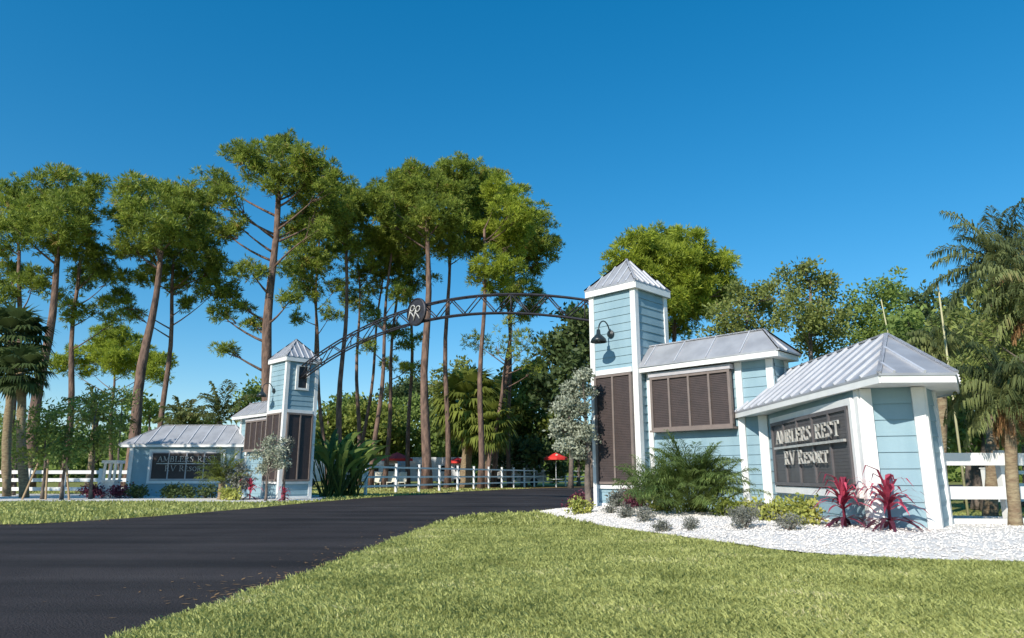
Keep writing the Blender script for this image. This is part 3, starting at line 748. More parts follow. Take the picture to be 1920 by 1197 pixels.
def near_fence():
    root = thing('rail_fence', 'white three rail fence of thick boards beside the sunny gate building', 'fence', (7.4, 12.6, .1), 'white rail fences')
    for z in (.19, .72, 1.285):
        m = MB(); m.bar((7.35, 12.35, z), (8.50, 12.30, z), .14, .21); m.build('rail', M['white'], root)
        m = MB(); m.bar((8.62, 12.42, z), (11.5, 12.9, z), .14, .21); m.build('rail', M['white'], root)
    for x, y in ((8.56, 12.50), (10.6, 12.95)):
        m = MB(); m.obox((x, y), (1, .1), .06, .06, 0, 1.44); m.build('post', M['white'], root)
near_fence()
fence('rail_fence', 'small white fence with thin rails seen behind the thick near rails', [(13.2, 20), (26, 24)], (.35, .75, 1.1), .1, .11, 2.4, 1.2, group='white rail fences')
farf = [gr(640, 931), gr(685, 928.5), gr(742, 925), gr(941, 916), gr(1019, 912.5), gr(1100, 911.5), gr(1150, 911)]
fence('rail_fence', 'long white rail fence running behind the pines past the road', [(p.x, p.y) for p in farf], (.45, .95, 1.5), .11, .13, 3.2, 1.7, group='white rail fences')
lf = [(-33, 36.5), (-27, 37.2), (-19.6, 37.4)]
fence('rail_fence', 'white rail fence left of the shaded gate building behind small staked trees', lf, (.35, .8, 1.2), .18, .16, 2.0, 1.35, group='white rail fences')
# lantern pillar
pp = at(206, 926, 33.5); pr = thing('lantern_pillar', 'white square pillar with open lantern top at left fence end', 'pillar', (pp.x, 33.5, 0))
m = MB(); m.obox((pp.x, 33.5), (1, 0), .28, .28, 0, .75); m.obox((pp.x, 33.5), (1, 0), .33, .33, .75, .83); m.build('shaft', M['white'], pr)
m = MB()
for a in (-1, 1):
    for b in (-1, 1): m.obox((pp.x + a * .24, 33.5 + b * .24), (1, 0), .045, .045, .83, 1.58)
m.build('lantern_post', M['white'], pr)
m = MB(); m.obox((pp.x, 33.5), (1, 0), .36, .36, 1.58, 1.72); m.build('cap', M['white'], pr)

# ------------------------------------------------------------------ pines
def pine(label, base, top, r0, blobs, Y, m='needle', **k):
    return make_tree('pine_tree', label, 'pine tree', base, top, r0 * (.75 if r0 < .41 else .95), blobs, Y, 'pine', M[m], group='tall pines', **k)
pine('tall pine near the left frame edge with rounded double crown', (52, 915), (110, 460), .42, [(120, 352, 36), (165, 362, 30), (85, 378, 32), (60, 412, 36), (110, 425, 36), (135, 395, 30), (30, 430, 28), (150, 440, 22), (90, 460, 22)], 46)
pine('pine cut by the left frame edge behind the dark palm', (22, 915), (36, 470), .36, [(15, 365, 30), (35, 385, 25), (8, 450, 28), (18, 520, 30), (60, 528, 24), (5, 560, 20)], 48)
pine('slim dark pine second from left with low sparse branches', (118, 915), (152, 480), .34, [(150, 475, 30), (190, 490, 28), (165, 520, 26), (210, 520, 20), (135, 585, 18), (190, 580, 20), (220, 600, 14), (120, 560, 16)], 50, nsub=7)
pine('leaning pine with orange lit trunk behind the left sign roof', (240, 915), (302, 470), .44, [(255, 370, 34), (300, 358, 32), (335, 372, 30), (245, 415, 34), (290, 420, 38), (340, 425, 36), (285, 470, 32), (240, 460, 22)], 47)
pine('darker pine just right of the leaning orange trunk', (296, 915), (326, 480), .34, [(370, 395, 28), (385, 440, 32), (340, 470, 34), (385, 485, 30), (410, 505, 24), (320, 520, 24), (370, 525, 26), (405, 545, 20), (280, 520, 20), (225, 560, 18), (250, 590, 14), (352, 570, 14)], 52)
pine('tallest pine with forked limbs above the left tower', (494, 915), (522, 330), .50, [(498, 284, 25), (530, 277, 24), (570, 300, 26), (520, 348, 24), (470, 322, 18), (600, 430, 20), (548, 300, 28), (440, 284, 17), (462, 300, 18), (585, 322, 32), (560, 355, 26), (615, 350, 28), (500, 318, 22), (405, 340, 24), (425, 372, 24), (395, 372, 16), (410, 425, 26), (440, 418, 17), (590, 390, 28), (560, 425, 22), (470, 508, 22), (430, 552, 18), (412, 588, 16), (480, 612, 14), (426, 656, 13), (545, 560, 16), (455, 575, 13), (620, 400, 24)], 50, nsub=8)
pine('thin dark pine between the tallest pine and the arch', (616, 915), (582, 490), .26, [(575, 478, 26), (560, 510, 22), (605, 500, 22), (585, 545, 18), (620, 590, 15), (560, 595, 12), (630, 540, 15)], 60, nsub=7)
pine('pine with wide grey forks above the lower end of the arch', (635, 915), (650, 440), .36, [(640, 370, 30), (675, 385, 34), (650, 415, 28), (700, 400, 26), (620, 430, 24), (690, 440, 24), (665, 470, 16)], 56)
pine('slender pine with small tuft of foliage left of the medallion', (672, 915), (674, 520), .28, [(668, 500, 20), (690, 520, 22), (660, 560, 18), (685, 575, 16), (705, 490, 20)], 60, nsub=7)
pine('thin crossing pine trunk leaning right behind the arch', (668, 915), (722, 500), .24, [(730, 480, 24), (715, 505, 20), (745, 520, 20), (700, 545, 14)], 62, nsub=7)
pine('curved pine just left of the medallion', (694, 915), (735, 470), .30, [(740, 440, 30), (760, 470, 26), (725, 460, 24), (750, 555, 18), (700, 600, 14), (690, 650, 12)], 58, nsub=8)
pine('pine with low side tufts behind the medallion', (720, 915), (752, 470), .30, [(765, 490, 24), (780, 520, 22), (760, 545, 18), (735, 620, 15), (765, 640, 20), (730, 680, 13), (770, 690, 16)], 64, nsub=7)
pine('stout pink barked pine standing alone below the medallion', (800, 917), (800, 400), .42, [(735, 352, 32), (780, 338, 32), (745, 395, 30), (790, 385, 36), (710, 375, 22), (825, 360, 30), (780, 430, 26), (830, 410, 32), (720, 410, 20)], 55, nsub=10)
pine('pine right of the stout pink trunk in the big central crown', (839, 914), (842, 380), .34, [(850, 325, 28), (890, 330, 28), (860, 365, 34), (905, 370, 30), (865, 420, 32), (905, 425, 30), (840, 465, 22), (880, 470, 24)], 60, nsub=10)
pine('pine with bright yellow green lower clumps in the central group', (902, 916), (908, 430), .36, [(935, 365, 28), (955, 400, 30), (930, 440, 32), (985, 400, 24), (915, 500, 24), (950, 505, 24), (930, 540, 18), (960, 455, 26), (895, 520, 16)], 57, 'needle2', nsub=9)
pine('pine forming the ragged right side of the central group', (925, 912), (970, 470), .32, [(1005, 415, 24), (1015, 445, 26), (1025, 480, 18), (985, 450, 28), (1000, 500, 20), (975, 540, 22), (1010, 560, 16), (1035, 455, 12), (990, 590, 18)], 66, nsub=8)
pine('short leaning pine with dark spreading branches below the arch', (910, 915), (955, 640), .30, [(960, 620, 24), (1000, 640, 24), (930, 650, 20), (975, 665, 22), (1030, 650, 20), (885, 640, 16), (1010, 690, 18)], 60, 'needle', nsub=6, dens=18)
pine('pine behind the central crown with foliage between two trunks', (765, 912), (770, 430), .28, [(765, 360, 30), (800, 375, 30), (780, 410, 32), (750, 430, 26), (810, 430, 30), (790, 470, 22), (840, 345, 28), (700, 455, 20)], 66)
pine('pine at the back right of the central crown', (955, 912), (950, 440), .28, [(920, 350, 26), (950, 375, 28), (985, 430, 26), (940, 430, 28), (975, 480, 26), (1000, 470, 22), (915, 455, 28), (890, 400, 26), (950, 560, 18)], 68)
pine('pine filling the gap right of the tallest pine', (570, 912), (600, 440), .26, [(590, 420, 28), (620, 440, 26), (560, 450, 24), (640, 400, 26), (600, 480, 22), (650, 460, 20), (545, 500, 16), (575, 530, 14)], 64, nsub=8)
pine('broad bright pine with layered crown low behind the left trunks', (205, 912), (215, 700), .30, [(200, 638, 26), (240, 650, 28), (180, 665, 24), (220, 680, 28), (265, 680, 22), (165, 690, 18), (290, 700, 18), (310, 680, 16), (120, 680, 20)], 70, 'needle2', nsub=9)
pine('round yellow green pine rising behind the right tower', (1262, 900), (1265, 560), .40, [(1190, 480, 36), (1240, 458, 32), (1295, 468, 32), (1340, 500, 30), (1230, 510, 40), (1285, 520, 42), (1335, 550, 34), (1250, 565, 34), (1300, 580, 28), (1165, 500, 20), (1370, 535, 14), (1220, 610, 22), (1270, 620, 18)], 52, 'needle2', nsub=13)

# ------------------------------------------------------------------ broadleaf trees
def broad(name, label, cat, base, top, r0, blobs, Y, m, **k):
    return make_tree(name, label, cat, base, top, r0, blobs, Y, 'leaf', M[m], k.pop('bark', M['bark2']), k.pop('group', None), **k)
bgl = [
 (585, 'light green round tree low behind the slender pines', [(660, 790, 26), (690, 780, 26), (640, 820, 24), (700, 820, 28), (670, 840, 26)], 90, 'ltgreen', (675, 905)),
 (0, 'mid green tree filling the gap left of the stout pink pine', [(740, 790, 26), (765, 770, 28), (740, 830, 28), (770, 820, 28), (750, 865, 22)], 85, 'leaf', (755, 905)),
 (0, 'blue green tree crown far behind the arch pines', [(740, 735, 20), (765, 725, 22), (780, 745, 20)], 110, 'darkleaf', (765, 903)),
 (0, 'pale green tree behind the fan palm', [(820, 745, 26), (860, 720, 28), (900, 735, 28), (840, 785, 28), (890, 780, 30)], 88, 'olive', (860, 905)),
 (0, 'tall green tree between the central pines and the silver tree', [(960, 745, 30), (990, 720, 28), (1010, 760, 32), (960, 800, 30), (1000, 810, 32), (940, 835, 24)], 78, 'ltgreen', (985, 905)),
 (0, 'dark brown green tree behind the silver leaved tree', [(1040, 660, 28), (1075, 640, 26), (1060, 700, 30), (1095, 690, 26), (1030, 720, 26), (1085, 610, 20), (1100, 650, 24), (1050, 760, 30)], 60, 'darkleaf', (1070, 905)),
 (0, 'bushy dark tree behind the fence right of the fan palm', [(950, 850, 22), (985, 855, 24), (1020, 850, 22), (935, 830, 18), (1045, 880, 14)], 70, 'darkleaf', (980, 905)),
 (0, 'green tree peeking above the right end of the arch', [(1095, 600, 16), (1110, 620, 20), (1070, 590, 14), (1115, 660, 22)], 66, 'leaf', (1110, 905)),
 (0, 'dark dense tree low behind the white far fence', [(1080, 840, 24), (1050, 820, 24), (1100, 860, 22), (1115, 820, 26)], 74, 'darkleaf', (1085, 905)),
 (0, 'light tree behind red umbrella on the left', [(620, 850, 22), (640, 870, 18), (655, 850, 20), (605, 830, 18)], 80, 'leaf', (635, 905)),
 (0, 'green tree right of the small left tower roof', [(610, 790, 16), (632, 800, 18), (598, 815, 14)], 76, 'ltgreen', (615, 905)),
 (0, 'low green hedge like tree below the leaning dark pine', [(890, 850, 20), (905, 820, 22), (860, 850, 20), (830, 840, 18)], 82, 'leaf', (880, 905)),
]
bgl += [
 (0, 'bushy green tree between the slender pine trunks', [(690, 780, 24), (715, 800, 26), (680, 820, 26), (735, 815, 24), (705, 850, 24), (740, 850, 20)], 80, 'ltgreen', (712, 905)),
 (0, 'bright tree right of the stout pink pine low behind the fence', [(820, 800, 24), (845, 830, 24), (815, 850, 22), (860, 860, 18)], 82, 'leaf', (832, 905)),
 (0, 'light green tree closing the view below the arch', [(930, 760, 28), (960, 770, 26), (925, 800, 26), (965, 720, 24), (1000, 700, 24), (1035, 780, 26), (1010, 830, 24)], 76, 'ltgreen', (960, 905)),
 (0, 'rounded tree behind the left camper', [(630, 780, 20), (655, 765, 22), (640, 815, 24), (620, 830, 20)], 83, 'leaf', (640, 905))]
for _, lab, bl, Y, mm, b in bgl:
    broad('broadleaf_tree', lab, 'tree', b, (b[0], bl[0][1]), .22, bl, Y, mm, group='trees beyond the fence', nsub=9, dens=14, L=.55, W=.32, k=4, rs=1.6)
bgr = [
 ('bushy olive tree right of the round pine', [(1370, 590, 30), (1400, 560, 34), (1430, 590, 34), (1365, 620, 28), (1410, 630, 32), (1440, 545, 20)], 42, 'olive', (1400, 905)),
 ('taller olive tree with ragged top behind the middle roof', [(1480, 540, 32), (1520, 520, 30), (1555, 545, 32), (1490, 590, 38), (1550, 600, 38), (1520, 640, 36), (1510, 505, 14)], 38, 'olive', (1520, 905)),
 ('grey green tree with bare twig tips behind the right roof ridge', [(1620, 560, 26), (1655, 540, 24), (1600, 600, 34), (1660, 590, 34), (1625, 640, 34), (1690, 560, 16), (1690, 620, 28)], 40, 'leaf', (1640, 905)),
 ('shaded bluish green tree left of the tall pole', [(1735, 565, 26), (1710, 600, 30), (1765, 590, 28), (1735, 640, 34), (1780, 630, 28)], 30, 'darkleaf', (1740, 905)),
 ('olive thicket tree standing behind the right end of the roof', [(1790, 700, 34), (1830, 690, 34), (1770, 740, 32), (1820, 760, 40), (1870, 730, 38), (1775, 790, 28)], 27, 'olive', (1815, 905)),
 ('bright green tree behind the near fence', [(1790, 850, 26), (1830, 840, 26), (1870, 850, 28), (1810, 800, 24), (1910, 840, 28)], 36, 'ltgreen', (1840, 905)),
 ('tree with rusty leaves at the right frame edge', [(1900, 660, 40), (1930, 720, 44), (1880, 700, 34), (1920, 790, 40), (1880, 800, 26)], 24, 'olive', (1925, 930)),
]
bgr += [('dense leafy tree filling the gap between the right palms', [(1800, 600, 34), (1840, 620, 34), (1880, 600, 34), (1820, 660, 36), (1870, 660, 36), (1910, 560, 34), (1900, 620, 30), (1850, 550, 22)], 21, 'olive', (1850, 925)),
        ('tangled olive thicket tree hanging over the near fence', [(1830, 620, 22), (1880, 600, 26), (1912, 670, 26), (1850, 680, 24), (1805, 690, 18), (1890, 720, 16), (1925, 580, 24), (1860, 560, 20), (1820, 720, 16)], 14.2, 'olive', (1935, 960)),
        ('leafy tree behind the right roof corner', [(1720, 640, 30), (1750, 670, 32), (1700, 600, 24), (1780, 650, 30), (1760, 610, 24), (1680, 640, 24)], 25, 'leaf', (1735, 915)),
        ('thicket tree with hanging leaves behind the white near fence', [(1780, 770, 28), (1800, 820, 28), (1840, 790, 30), (1870, 820, 28), (1900, 780, 30), (1780, 730, 26)], 22, 'leaf', (1830, 922))]
for lab, bl, Y, mm, b in bgr:
    near_ = Y < 16
    broad('broadleaf_tree', lab, 'tree', b, (b[0], bl[0][1] + 10), .2 if not near_ else .08, bl, Y, mm, group='olive trees behind the gate building', nsub=12, dens=44 if not near_ else 170, L=.25 if not near_ else .15, W=.12 if not near_ else .035, k=4, sub=.36, depth=.8, rs=1.5)
# the far wood closing the view: one mass
P = []; D = []
for i in range(420):
    x = rng.uniform(-190, 190); y = rng.uniform(115, 165); h_ = rng.uniform(5, 11) * (1 if abs(x + 20) > 70 else .8); r_ = rng.uniform(2.2, 4.2)
    for zz in np.arange(1.2, h_, 2.4):
        n_ = 26; d = rdir(n_); P.append(np.array([x, y, zz]) + d * r_ * rng.uniform(.5, 1, (n_, 1)) * np.array([1, .7, .8])); D.append(d)
v, tn = leaf_quads(np.concatenate(P), np.concatenate(D), 3, 1.2, .8); tag(tri_mesh('distant_woods', v, M['leaf'], None, tn, 4), 'far green wood closing the view along the horizon', 'woods', kind='stuff')
# left grove of small trees
lgv = [
 ('small staked tree farthest left by the white fence', [(75, 790, 26), (60, 830, 24), (95, 820, 26), (50, 855, 18), (85, 775, 18)], 31.5, (82, 917)),
 ('small leafy tree between stake and white rails', [(115, 800, 26), (135, 770, 22), (125, 835, 28), (150, 820, 24), (110, 860, 20)], 31, (118, 918)),
 ('small tree with upright pale stems left of the pillar', [(180, 780, 24), (190, 810, 24), (165, 835, 24), (200, 835, 22), (185, 750, 16), (215, 800, 18)], 32, (172, 918)),
 ('dark small tree touching the left sign roof', [(215, 770, 20), (235, 745, 18), (230, 790, 18), (205, 815, 16)], 40, (222, 915)),
 ('low tree behind the grove at the left frame edge', [(40, 800, 26), (15, 830, 26), (30, 860, 24), (10, 780, 20)], 38, (28, 915)),
]
for lab, bl, Y, b in lgv:
    broad('small_tree', lab, 'tree', b, (b[0] + 6, bl[0][1]), .075, bl, Y, 'ltgreen' if b[0] in (82, 172) else 'leaf', group='small trees by the left fence', nsub=8, dens=42, L=.20, W=.08, k=4, sub=.38, depth=.7, rs=1.45)
for x0, y0, x1, y1, Y, lab in ((44, 919, 72, 868, 31.2, 'slanting wooden stake farthest left'), (88, 920, 90, 862, 31.0, 'upright pale stake beside the farthest left small tree'), (132, 920, 124, 865, 30.6, 'wooden stake leaning on the second small tree')):
    a = at(x0, y0, Y); a.z = 0; b = at(x1, y1, Y); m = MB(); m.bar(a, b, .06, .06); o = m.build('wooden_stake', M['wood']); rebase(o, a); tag(o, lab, 'stake', 'wooden stakes')
lowbg = [('dark tree crown low beside the leaning pine trunk', [(255, 760, 20), (285, 775, 18), (330, 790, 16)], 64, (280, 905)),
         ('rounded green tree right behind the left tower base', [(465, 745, 16), (485, 735, 18), (450, 765, 16)], 70, (470, 905)),
         ('dark bushes behind the palm fronds over the left sign roof', [(345, 790, 14), (375, 795, 13), (400, 800, 12)], 60, (370, 905))]
for lab, bl, Y, b in lowbg:
    broad('broadleaf_tree', lab, 'tree', b, (b[0], bl[0][1]), .16, bl, Y, 'leaf', group='trees beyond the fence', nsub=9, dens=22, L=.4, W=.22, k=4)
# silver leaved tree by the right tower
broad('silver_tree', 'silvery white leaved small tree against the right tower', 'tree', (1104, 938, .12), (1098, 780), .10,
      [(1092, 705, 14), (1072, 730, 18), (1100, 735, 14), (1056, 765, 20), (1086, 770, 20), (1064, 802, 23), (1092, 812, 20), (1045, 800, 13), (1085, 845, 16), (1058, 835, 13), (1075, 752, 14)], 19.6, 'silver', nsub=14, dens=260, L=.10, W=.06, k=5, sub=.4, depth=.6, rs=1.12)
broad('silver_tree', 'small silvery tree in front of the left tower panels', 'tree', (498, 937), (505, 860), .06,
      [(510, 830, 14), (495, 850, 15), (525, 848, 13), (508, 868, 15), (530, 870, 10), (490, 880, 10)], 29.5, 'silver', nsub=10, dens=120, L=.11, W=.06, k=5, sub=.4, depth=.6)
broad('slender_tree', 'pale trunked slender tree against the left tower corner', 'tree', (532, 936), (536, 850), .07, [(540, 845, 9), (530, 860, 8), (542, 830, 6)], 30.2, 'greyleaf', nsub=7, dens=60, L=.12, W=.06, k=4)
broad('round_shrub', 'grey green leafy shrub beside the small palm at left sign', 'shrub', (443, 936), (445, 890), .05, [(440, 880, 14), (455, 895, 13), (430, 900, 12), (447, 912, 11)], 31.5, 'greyleaf', nsub=10, dens=90, L=.13, W=.07, k=4)
# off-frame shade tree to the left: its shadow lies over the left gate building
for x, y, lab, bl in ((-23.2, 24.9, 'leafy tree outside the frame shading the left sign', [(-1.9, 0, 9.3, 1.3), (-.6, .3, 9.5, 1.2), (.7, -.2, 9.2, 1.3), (2.0, .2, 9.4, 1.2), (-1.2, 0, 8.2, 1.2), (.2, .1, 8.1, 1.2), (1.5, 0, 8.2, 1.1), (-.4, 0, 7.1, 1.0), (1.0, 0, 7.1, .9)]),
                      (-28.5, 25.2, 'leafy tree outside the frame shading the left fence', [(-2.2, 0, 8.3, 1.4), (-.8, .3, 8.9, 1.3), (.7, -.2, 8.6, 1.3), (2.2, .2, 8.4, 1.3), (-1.2, 0, 7.2, 1.3), (.3, .1, 7.0, 1.3), (1.7, 0, 7.2, 1.2), (3, 0, 7.2, 1)])):
    root = thing('shade_tree', lab, 'tree', (x, y, 0), 'trees outside the left frame edge')
    bl = [(V(x + a, y + b, c - .4), r) for a, b, c, r in bl]
    mb = MB(); mb.tube(trunk_pts((x, y, 0), (x, y, 7)), [.3 - .016 * i for i in range(10)], 8)
    for c, r in bl: limb(mb, (x, y, 5), c, .08)
    mb.build('trunk', M['bark2'], root, True, recalc=False); P, D = clump_points(bl, 14, 110); v, tn = leaf_quads(P, D, 4, .3, .18); tri_mesh('crown', v, M['leaf'], root, tn, 4)

# ------------------------------------------------------------------ palms
def foot(px, py, z=0): p = gr(px, py, z); return p
b = at(1903, 985, 11.9); b.z = .12; hd = at(1890, 745, 11.9)
palm('palm_tree', 'leaning palm with yellow trunk in front of the near fence at right', 'palm', b, hd, .085, 26, 1.1, .34, 1.5, dead=5, elev=(-.6, 1.3), w=.026, hang=.5, nl=52, group='palms at the right')
b = at(1850, 940, 15.5); b.z = .0; hd = at(1880, 500, 15.5)
palm('palm_tree', 'taller palm behind the near fence with brown hanging seed stalks', 'palm', b, hd, .11, 34, 1.75, .42, 1.25, dead=8, elev=(-.4, 1.4), w=.03, hang=.45, nl=52, group='palms at the right')
b = at(1960, 940, 14); b.z = 0; hd = at(1945, 560, 14)
palm('palm_tree', 'palm crown cut by the right frame edge', 'palm', b, hd, .11, 40, 1.5, .40, 1.4, dead=4, elev=(-.6, 1.3), w=.03, hang=.5, nl=48, group='palms at the right')
b = at(1760, 920, 19); b.z = 0; hd = at(1765, 660, 19)
palm('palm_tree', 'palm with rusty fronds right above the corner of the metal roof', 'palm', b, hd, .13, 34, 1.3, .34, 1.4, dead=14, elev=(-.8, 1.2), w=.03, hang=.5, nl=44, group='palms at the right')
for px, py, top, Y, lab in ((1755, 690, 530, 17.5, 'thin pale pole rising beside the rusty palm'), (1668, 640, 562, 24, 'short thin leaning pole above the roof ridge')):
    a = at(px, py, Y); a.z = 0; bb = at(px + (3 if px > 1700 else -16), top, Y); m = MB(); a = V(bb.x - (.04 if px > 1700 else -.6), Y, 0); m.tube([a, bb], [.035, .02], 8)
    o = m.build('pole', M['yellowpole'], None, True); rebase(o, a); tag(o, lab, 'pole')
b = foot(872, 915); hd = at(878, 762, b.y); fan_palm('fan_palm', 'fan palm with pale boot trunk beside the central pines', 'palm', b, hd, .42, 54, 3.7, M['ltgreen'], 'fan palms in the pine group', .5)
b = foot(905, 915.5); hd = at(910, 800, b.y); fan_palm('fan_palm', 'shorter fan palm right of the pale boot trunk', 'palm', b, hd, .36, 40, 2.9, M['ltgreen'], 'fan palms in the pine group', .5)
b = at(14, 917, 36); b.z = 0; hd = at(20, 640, 36); fan_palm('fan_palm', 'dark fan palm on tall trunk at the left frame edge', 'palm', b, hd, .17, 46, 2.0, M['darkleaf'], None, .5)
b = at(48, 917, 34); b.z = 0; hd = at(38, 700, 34); fan_palm('fan_palm', 'fan palm with orange lit trunk next to the left edge', 'palm', b, hd, .17, 36, 1.5, M['darkleaf'], None, .5)
for px, py, Y, lab, ln in ((412, 790, 45, 'banana like palm with tall upright frond over the left sign roof', 2.9), (340, 800, 46, 'low arching palm behind the left sign roof', 2.2), (180, 790, 42, 'arching palm rising out of the left grove', 2.3)):
    hd = at(px, py, Y); b = V(hd.x, Y, 0); palm('feather_palm', lab, 'palm', b, hd, .16, 13, ln, .75, 1.2, M['frond'], elev=(.1, 1.45), w=.16, hang=.3, nl=26, group='feather palms behind the left sign')
hd = at(415, 925, 31.4); hd.z = .25; palm('small_palm', 'small green feather palm standing before the left sign board', 'palm', V(hd.x, 31.4, 0), at(416, 905, 31.4), .13, 24, 1.55, .45, .8, M['ltgreen'], elev=(.2, 1.4), w=.04, hang=.2, nl=30)
# feathery palm bush at the right building
def palm_bush(label, c, n, ln, m, sp, grp=None, lf=.34, hz=.5):
    root = thing('palm_bush', label, 'palm', V(c[0], c[1], c[2]), grp); A = []; T = []; mr = MB()
    for i in range(n):
        az = i * 2.4 + random.uniform(-.3, .3); el = random.uniform(.45, 1.4); ss = random.random(); b = V(c[0] + math.cos(az) * sp * ss, c[1] + math.sin(az) * sp * .5 * ss, c[2] + hz * (1 - ss))
        d = (math.cos(az) * math.cos(el), math.sin(az) * math.cos(el), math.sin(el))
        pts, v = frond_arrays(b, d, ln * random.uniform(.65, 1.1), 1.0, lf, 44, .018, hang=.25); A.append(v); T.append(np.full(len(v), rng.uniform(0, .7)) + rng.uniform(0, .3, len(v)))
        mr.tube([tuple(p) for p in pts[::2]], [.016, .014, .012, .01, .008, .006, .004], 4)
    tri_mesh('fronds', np.concatenate(A), m, root, np.concatenate(T), 4); mr.build('frond_stalks', M['ltgreen'], root, recalc=False)
    return root
cb = at(1300, 955, 15.6); palm_bush('large feathery green palm bush before the brown shutters', (cb.x, 15.7, .2), 120, 1.2, M['bushfrond'], .6, lf=.36, hz=.75)
cb = at(1225, 955, 17.2); palm_bush('smaller thin palm clump at the right tower foot', (cb.x, 17.2, .2), 30, 1.1, M['bushfrond'], .3)

# ------------------------------------------------------------------ bedding plants
def strap_plant(name, label, c, n, ln, wd, m, m2=None, group=None, el=(.2, 1.4), parts=('upper_leaves', 'lower_leaves')):
    """rosette of long strap leaves on a short stem"""
    root = thing(name, label, 'plant', c, group); A = ([], []); c = np.array(c, float); st = MB(); st.tube([tuple(c - [0, 0, .03]), tuple(c + [0, 0, ln * .55])], [.03, .02], 6)
    for i in range(n):
        t = i / n; low = t < .38 and m2 is not None
        e = el[0] + (el[1] - el[0]) * t + random.uniform(-.15, .15); e = e if not low else random.uniform(.0, .55); az = i * 2.4 + random.uniform(-.4, .4)
        d = np.array([math.cos(az) * math.cos(e), math.sin(az) * math.cos(e), math.sin(e)]); b = c + np.array([0, 0, ln * (.12 if low else .12 + .4 * t)]); l = ln * random.uniform(.5, .8)
        s = unit(np.cross(d, [0, 0, 1.])) * wd / 2; prev = b; pw = .5; K = 4
        for k_ in range(K):
            dd = d + np.array([0, 0, -.22 * (k_ + 1) ** 1.3 * (1 if not low else .8)]); nx = prev + unit(dd) * l / K; w2 = [1, .95, .6, .04][k_]
            A[1 if low else 0].append([prev - s * pw, prev + s * pw, nx + s * w2, nx - s * w2]); prev = nx; pw = w2
    st.build('stem', m, root)
    for a, mm, nm in ((A[0], m, parts[0]), (A[1], m2, parts[1])):
        if a: a = np.array(a); tri_mesh(nm, a, mm, root, np.repeat(rng.uniform(0, 1, len(a) // 4 + 1), 4)[:len(a)], 4)
    return root
for px, py, s, lab in ((1586, 996, 1.0, 'red cordyline plant before the sign board corner'), (1672, 1003, 1.08, 'red cordyline plant before the sunlit end wall')):
    p = gr(px, py, .12); p.z = mound(p.x, p.y); strap_plant('red_cordyline', lab, p, 52, .92 * s, .07, M['red'], M['maroon'], 'red cordylines')
for px, py, Y, s, lab in ((468, 935, 31.0, 1.1, 'small red cordyline left of the left tower'), (532, 936, 29.8, .7, 'tiny red plant at the left tower corner')):
    strap_plant('red_cordyline', lab, (at(px, py, Y).x, Y, .02), 26, 1.0 * s, .1, M['red'], M['maroon'], 'red cordylines')
def tuftbush(name, label, px, py, rw, rh, m, group, L=.085, W=.05, dens=1300, z=None, Y=None):
    if Y is None:
        p = gr(px, py, .12); p.z = mound(p.x, p.y)
    else: p = at(px, py, Y); p.z = .02
    root = thing(name, label, 'shrub', p, group); n = 9
    bl = [(p + V(random.uniform(-1, 1) * rw * .6, random.uniform(-1, 1) * rw * .4, rh * random.uniform(.35, .65)), rh * .62) for _ in range(n)]
    P, D = clump_points(bl, 5, dens, .9, .3, .5); v, tn = leaf_quads(P, D, 3, L, W); tri_mesh('leaves', v, m, root, tn, 4)
    mb = MB()
    for c, r in bl: mb.tube([tuple(p + V(0, 0, -.02)), tuple(c)], [.012, .006], 5)
    mb.build('stems', M['bark2'], root, recalc=False)
gy = 'low yellow green shrubs in the right bed'; gg = 'low silvery grey shrubs in the right bed'
for px, py, rw, rh, lab in ((1250, 965, .42, .30, 'low yellow green shrub below the feathery palm, left end'), (1310, 968, .36, .30, 'pale green low shrub below the middle of the feathery palm'), (1365, 975, .34, .30, 'bronze green low shrub right of the pale green one'),
                            (1460, 985, .30, .32, 'yellow flecked shrub below the left edge of the sign board'), (1505, 992, .34, .36, 'rounded yellow green shrub nearest the red cordylines'), (1090, 962, .28, .30, 'yellow shrub at the tip of the bed by the silver tree'), (1410, 975, .26, .26, 'small yellow shrub between the white posts')):
    mm = M['yellow'] if 'yellow' in lab else M['ltgreen'] if 'pale' in lab else M['olive']
    tuftbush('yellow_shrub', lab, px, py, rw, rh, mm, gy, dens=900)
for px, py, rw, rh, lab in ((1170, 972, .24, .24, 'grey shrub at the foot of the right tower'), (1208, 978, .26, .24, 'grey shrub right of the tower foot plants'), (1246, 988, .20, .15, 'tiny grey tuft in the gravel, left one'), (1300, 990, .18, .15, 'tiny grey tuft in the gravel, right one'),
                            (1400, 994, .30, .30, 'large grey purple shrub left of the sign posts'), (1432, 984, .26, .26, 'grey shrub right behind the grey purple one'), (1478, 1000, .26, .2, 'dark grey shrub in front of the yellow flecked one'), (1145, 965, .16, .16, 'small grey plant left of the tower foot')):
    tuftbush('grey_shrub', lab, px, py, rw, rh, M['greyleaf'], gg, .055, .018, 2000)
tuftbush('maroon_shrub', 'reddish leaved shrub around the silver tree trunk', 1086, 948, .25, .42, M['maroon'], None, .09, .04, 900)
tuftbush('maroon_shrub', 'reddish green shrub at the right corner of tower foot', 1193, 958, .2, .42, M['maroon'], None, .09, .04, 900)
tuftbush('blue_shrub', 'bluish leaved shrub in front of the tower base panel', 1160, 956, .25, .32, M['greyleaf'], None, .1, .05, 900)
tuftbush('yellow_shrub', 'bright yellow green shrub on the left bed edge', 432, 941, .55, .45, M['yellow'], None, .12, .07, 400, Y=30.3)
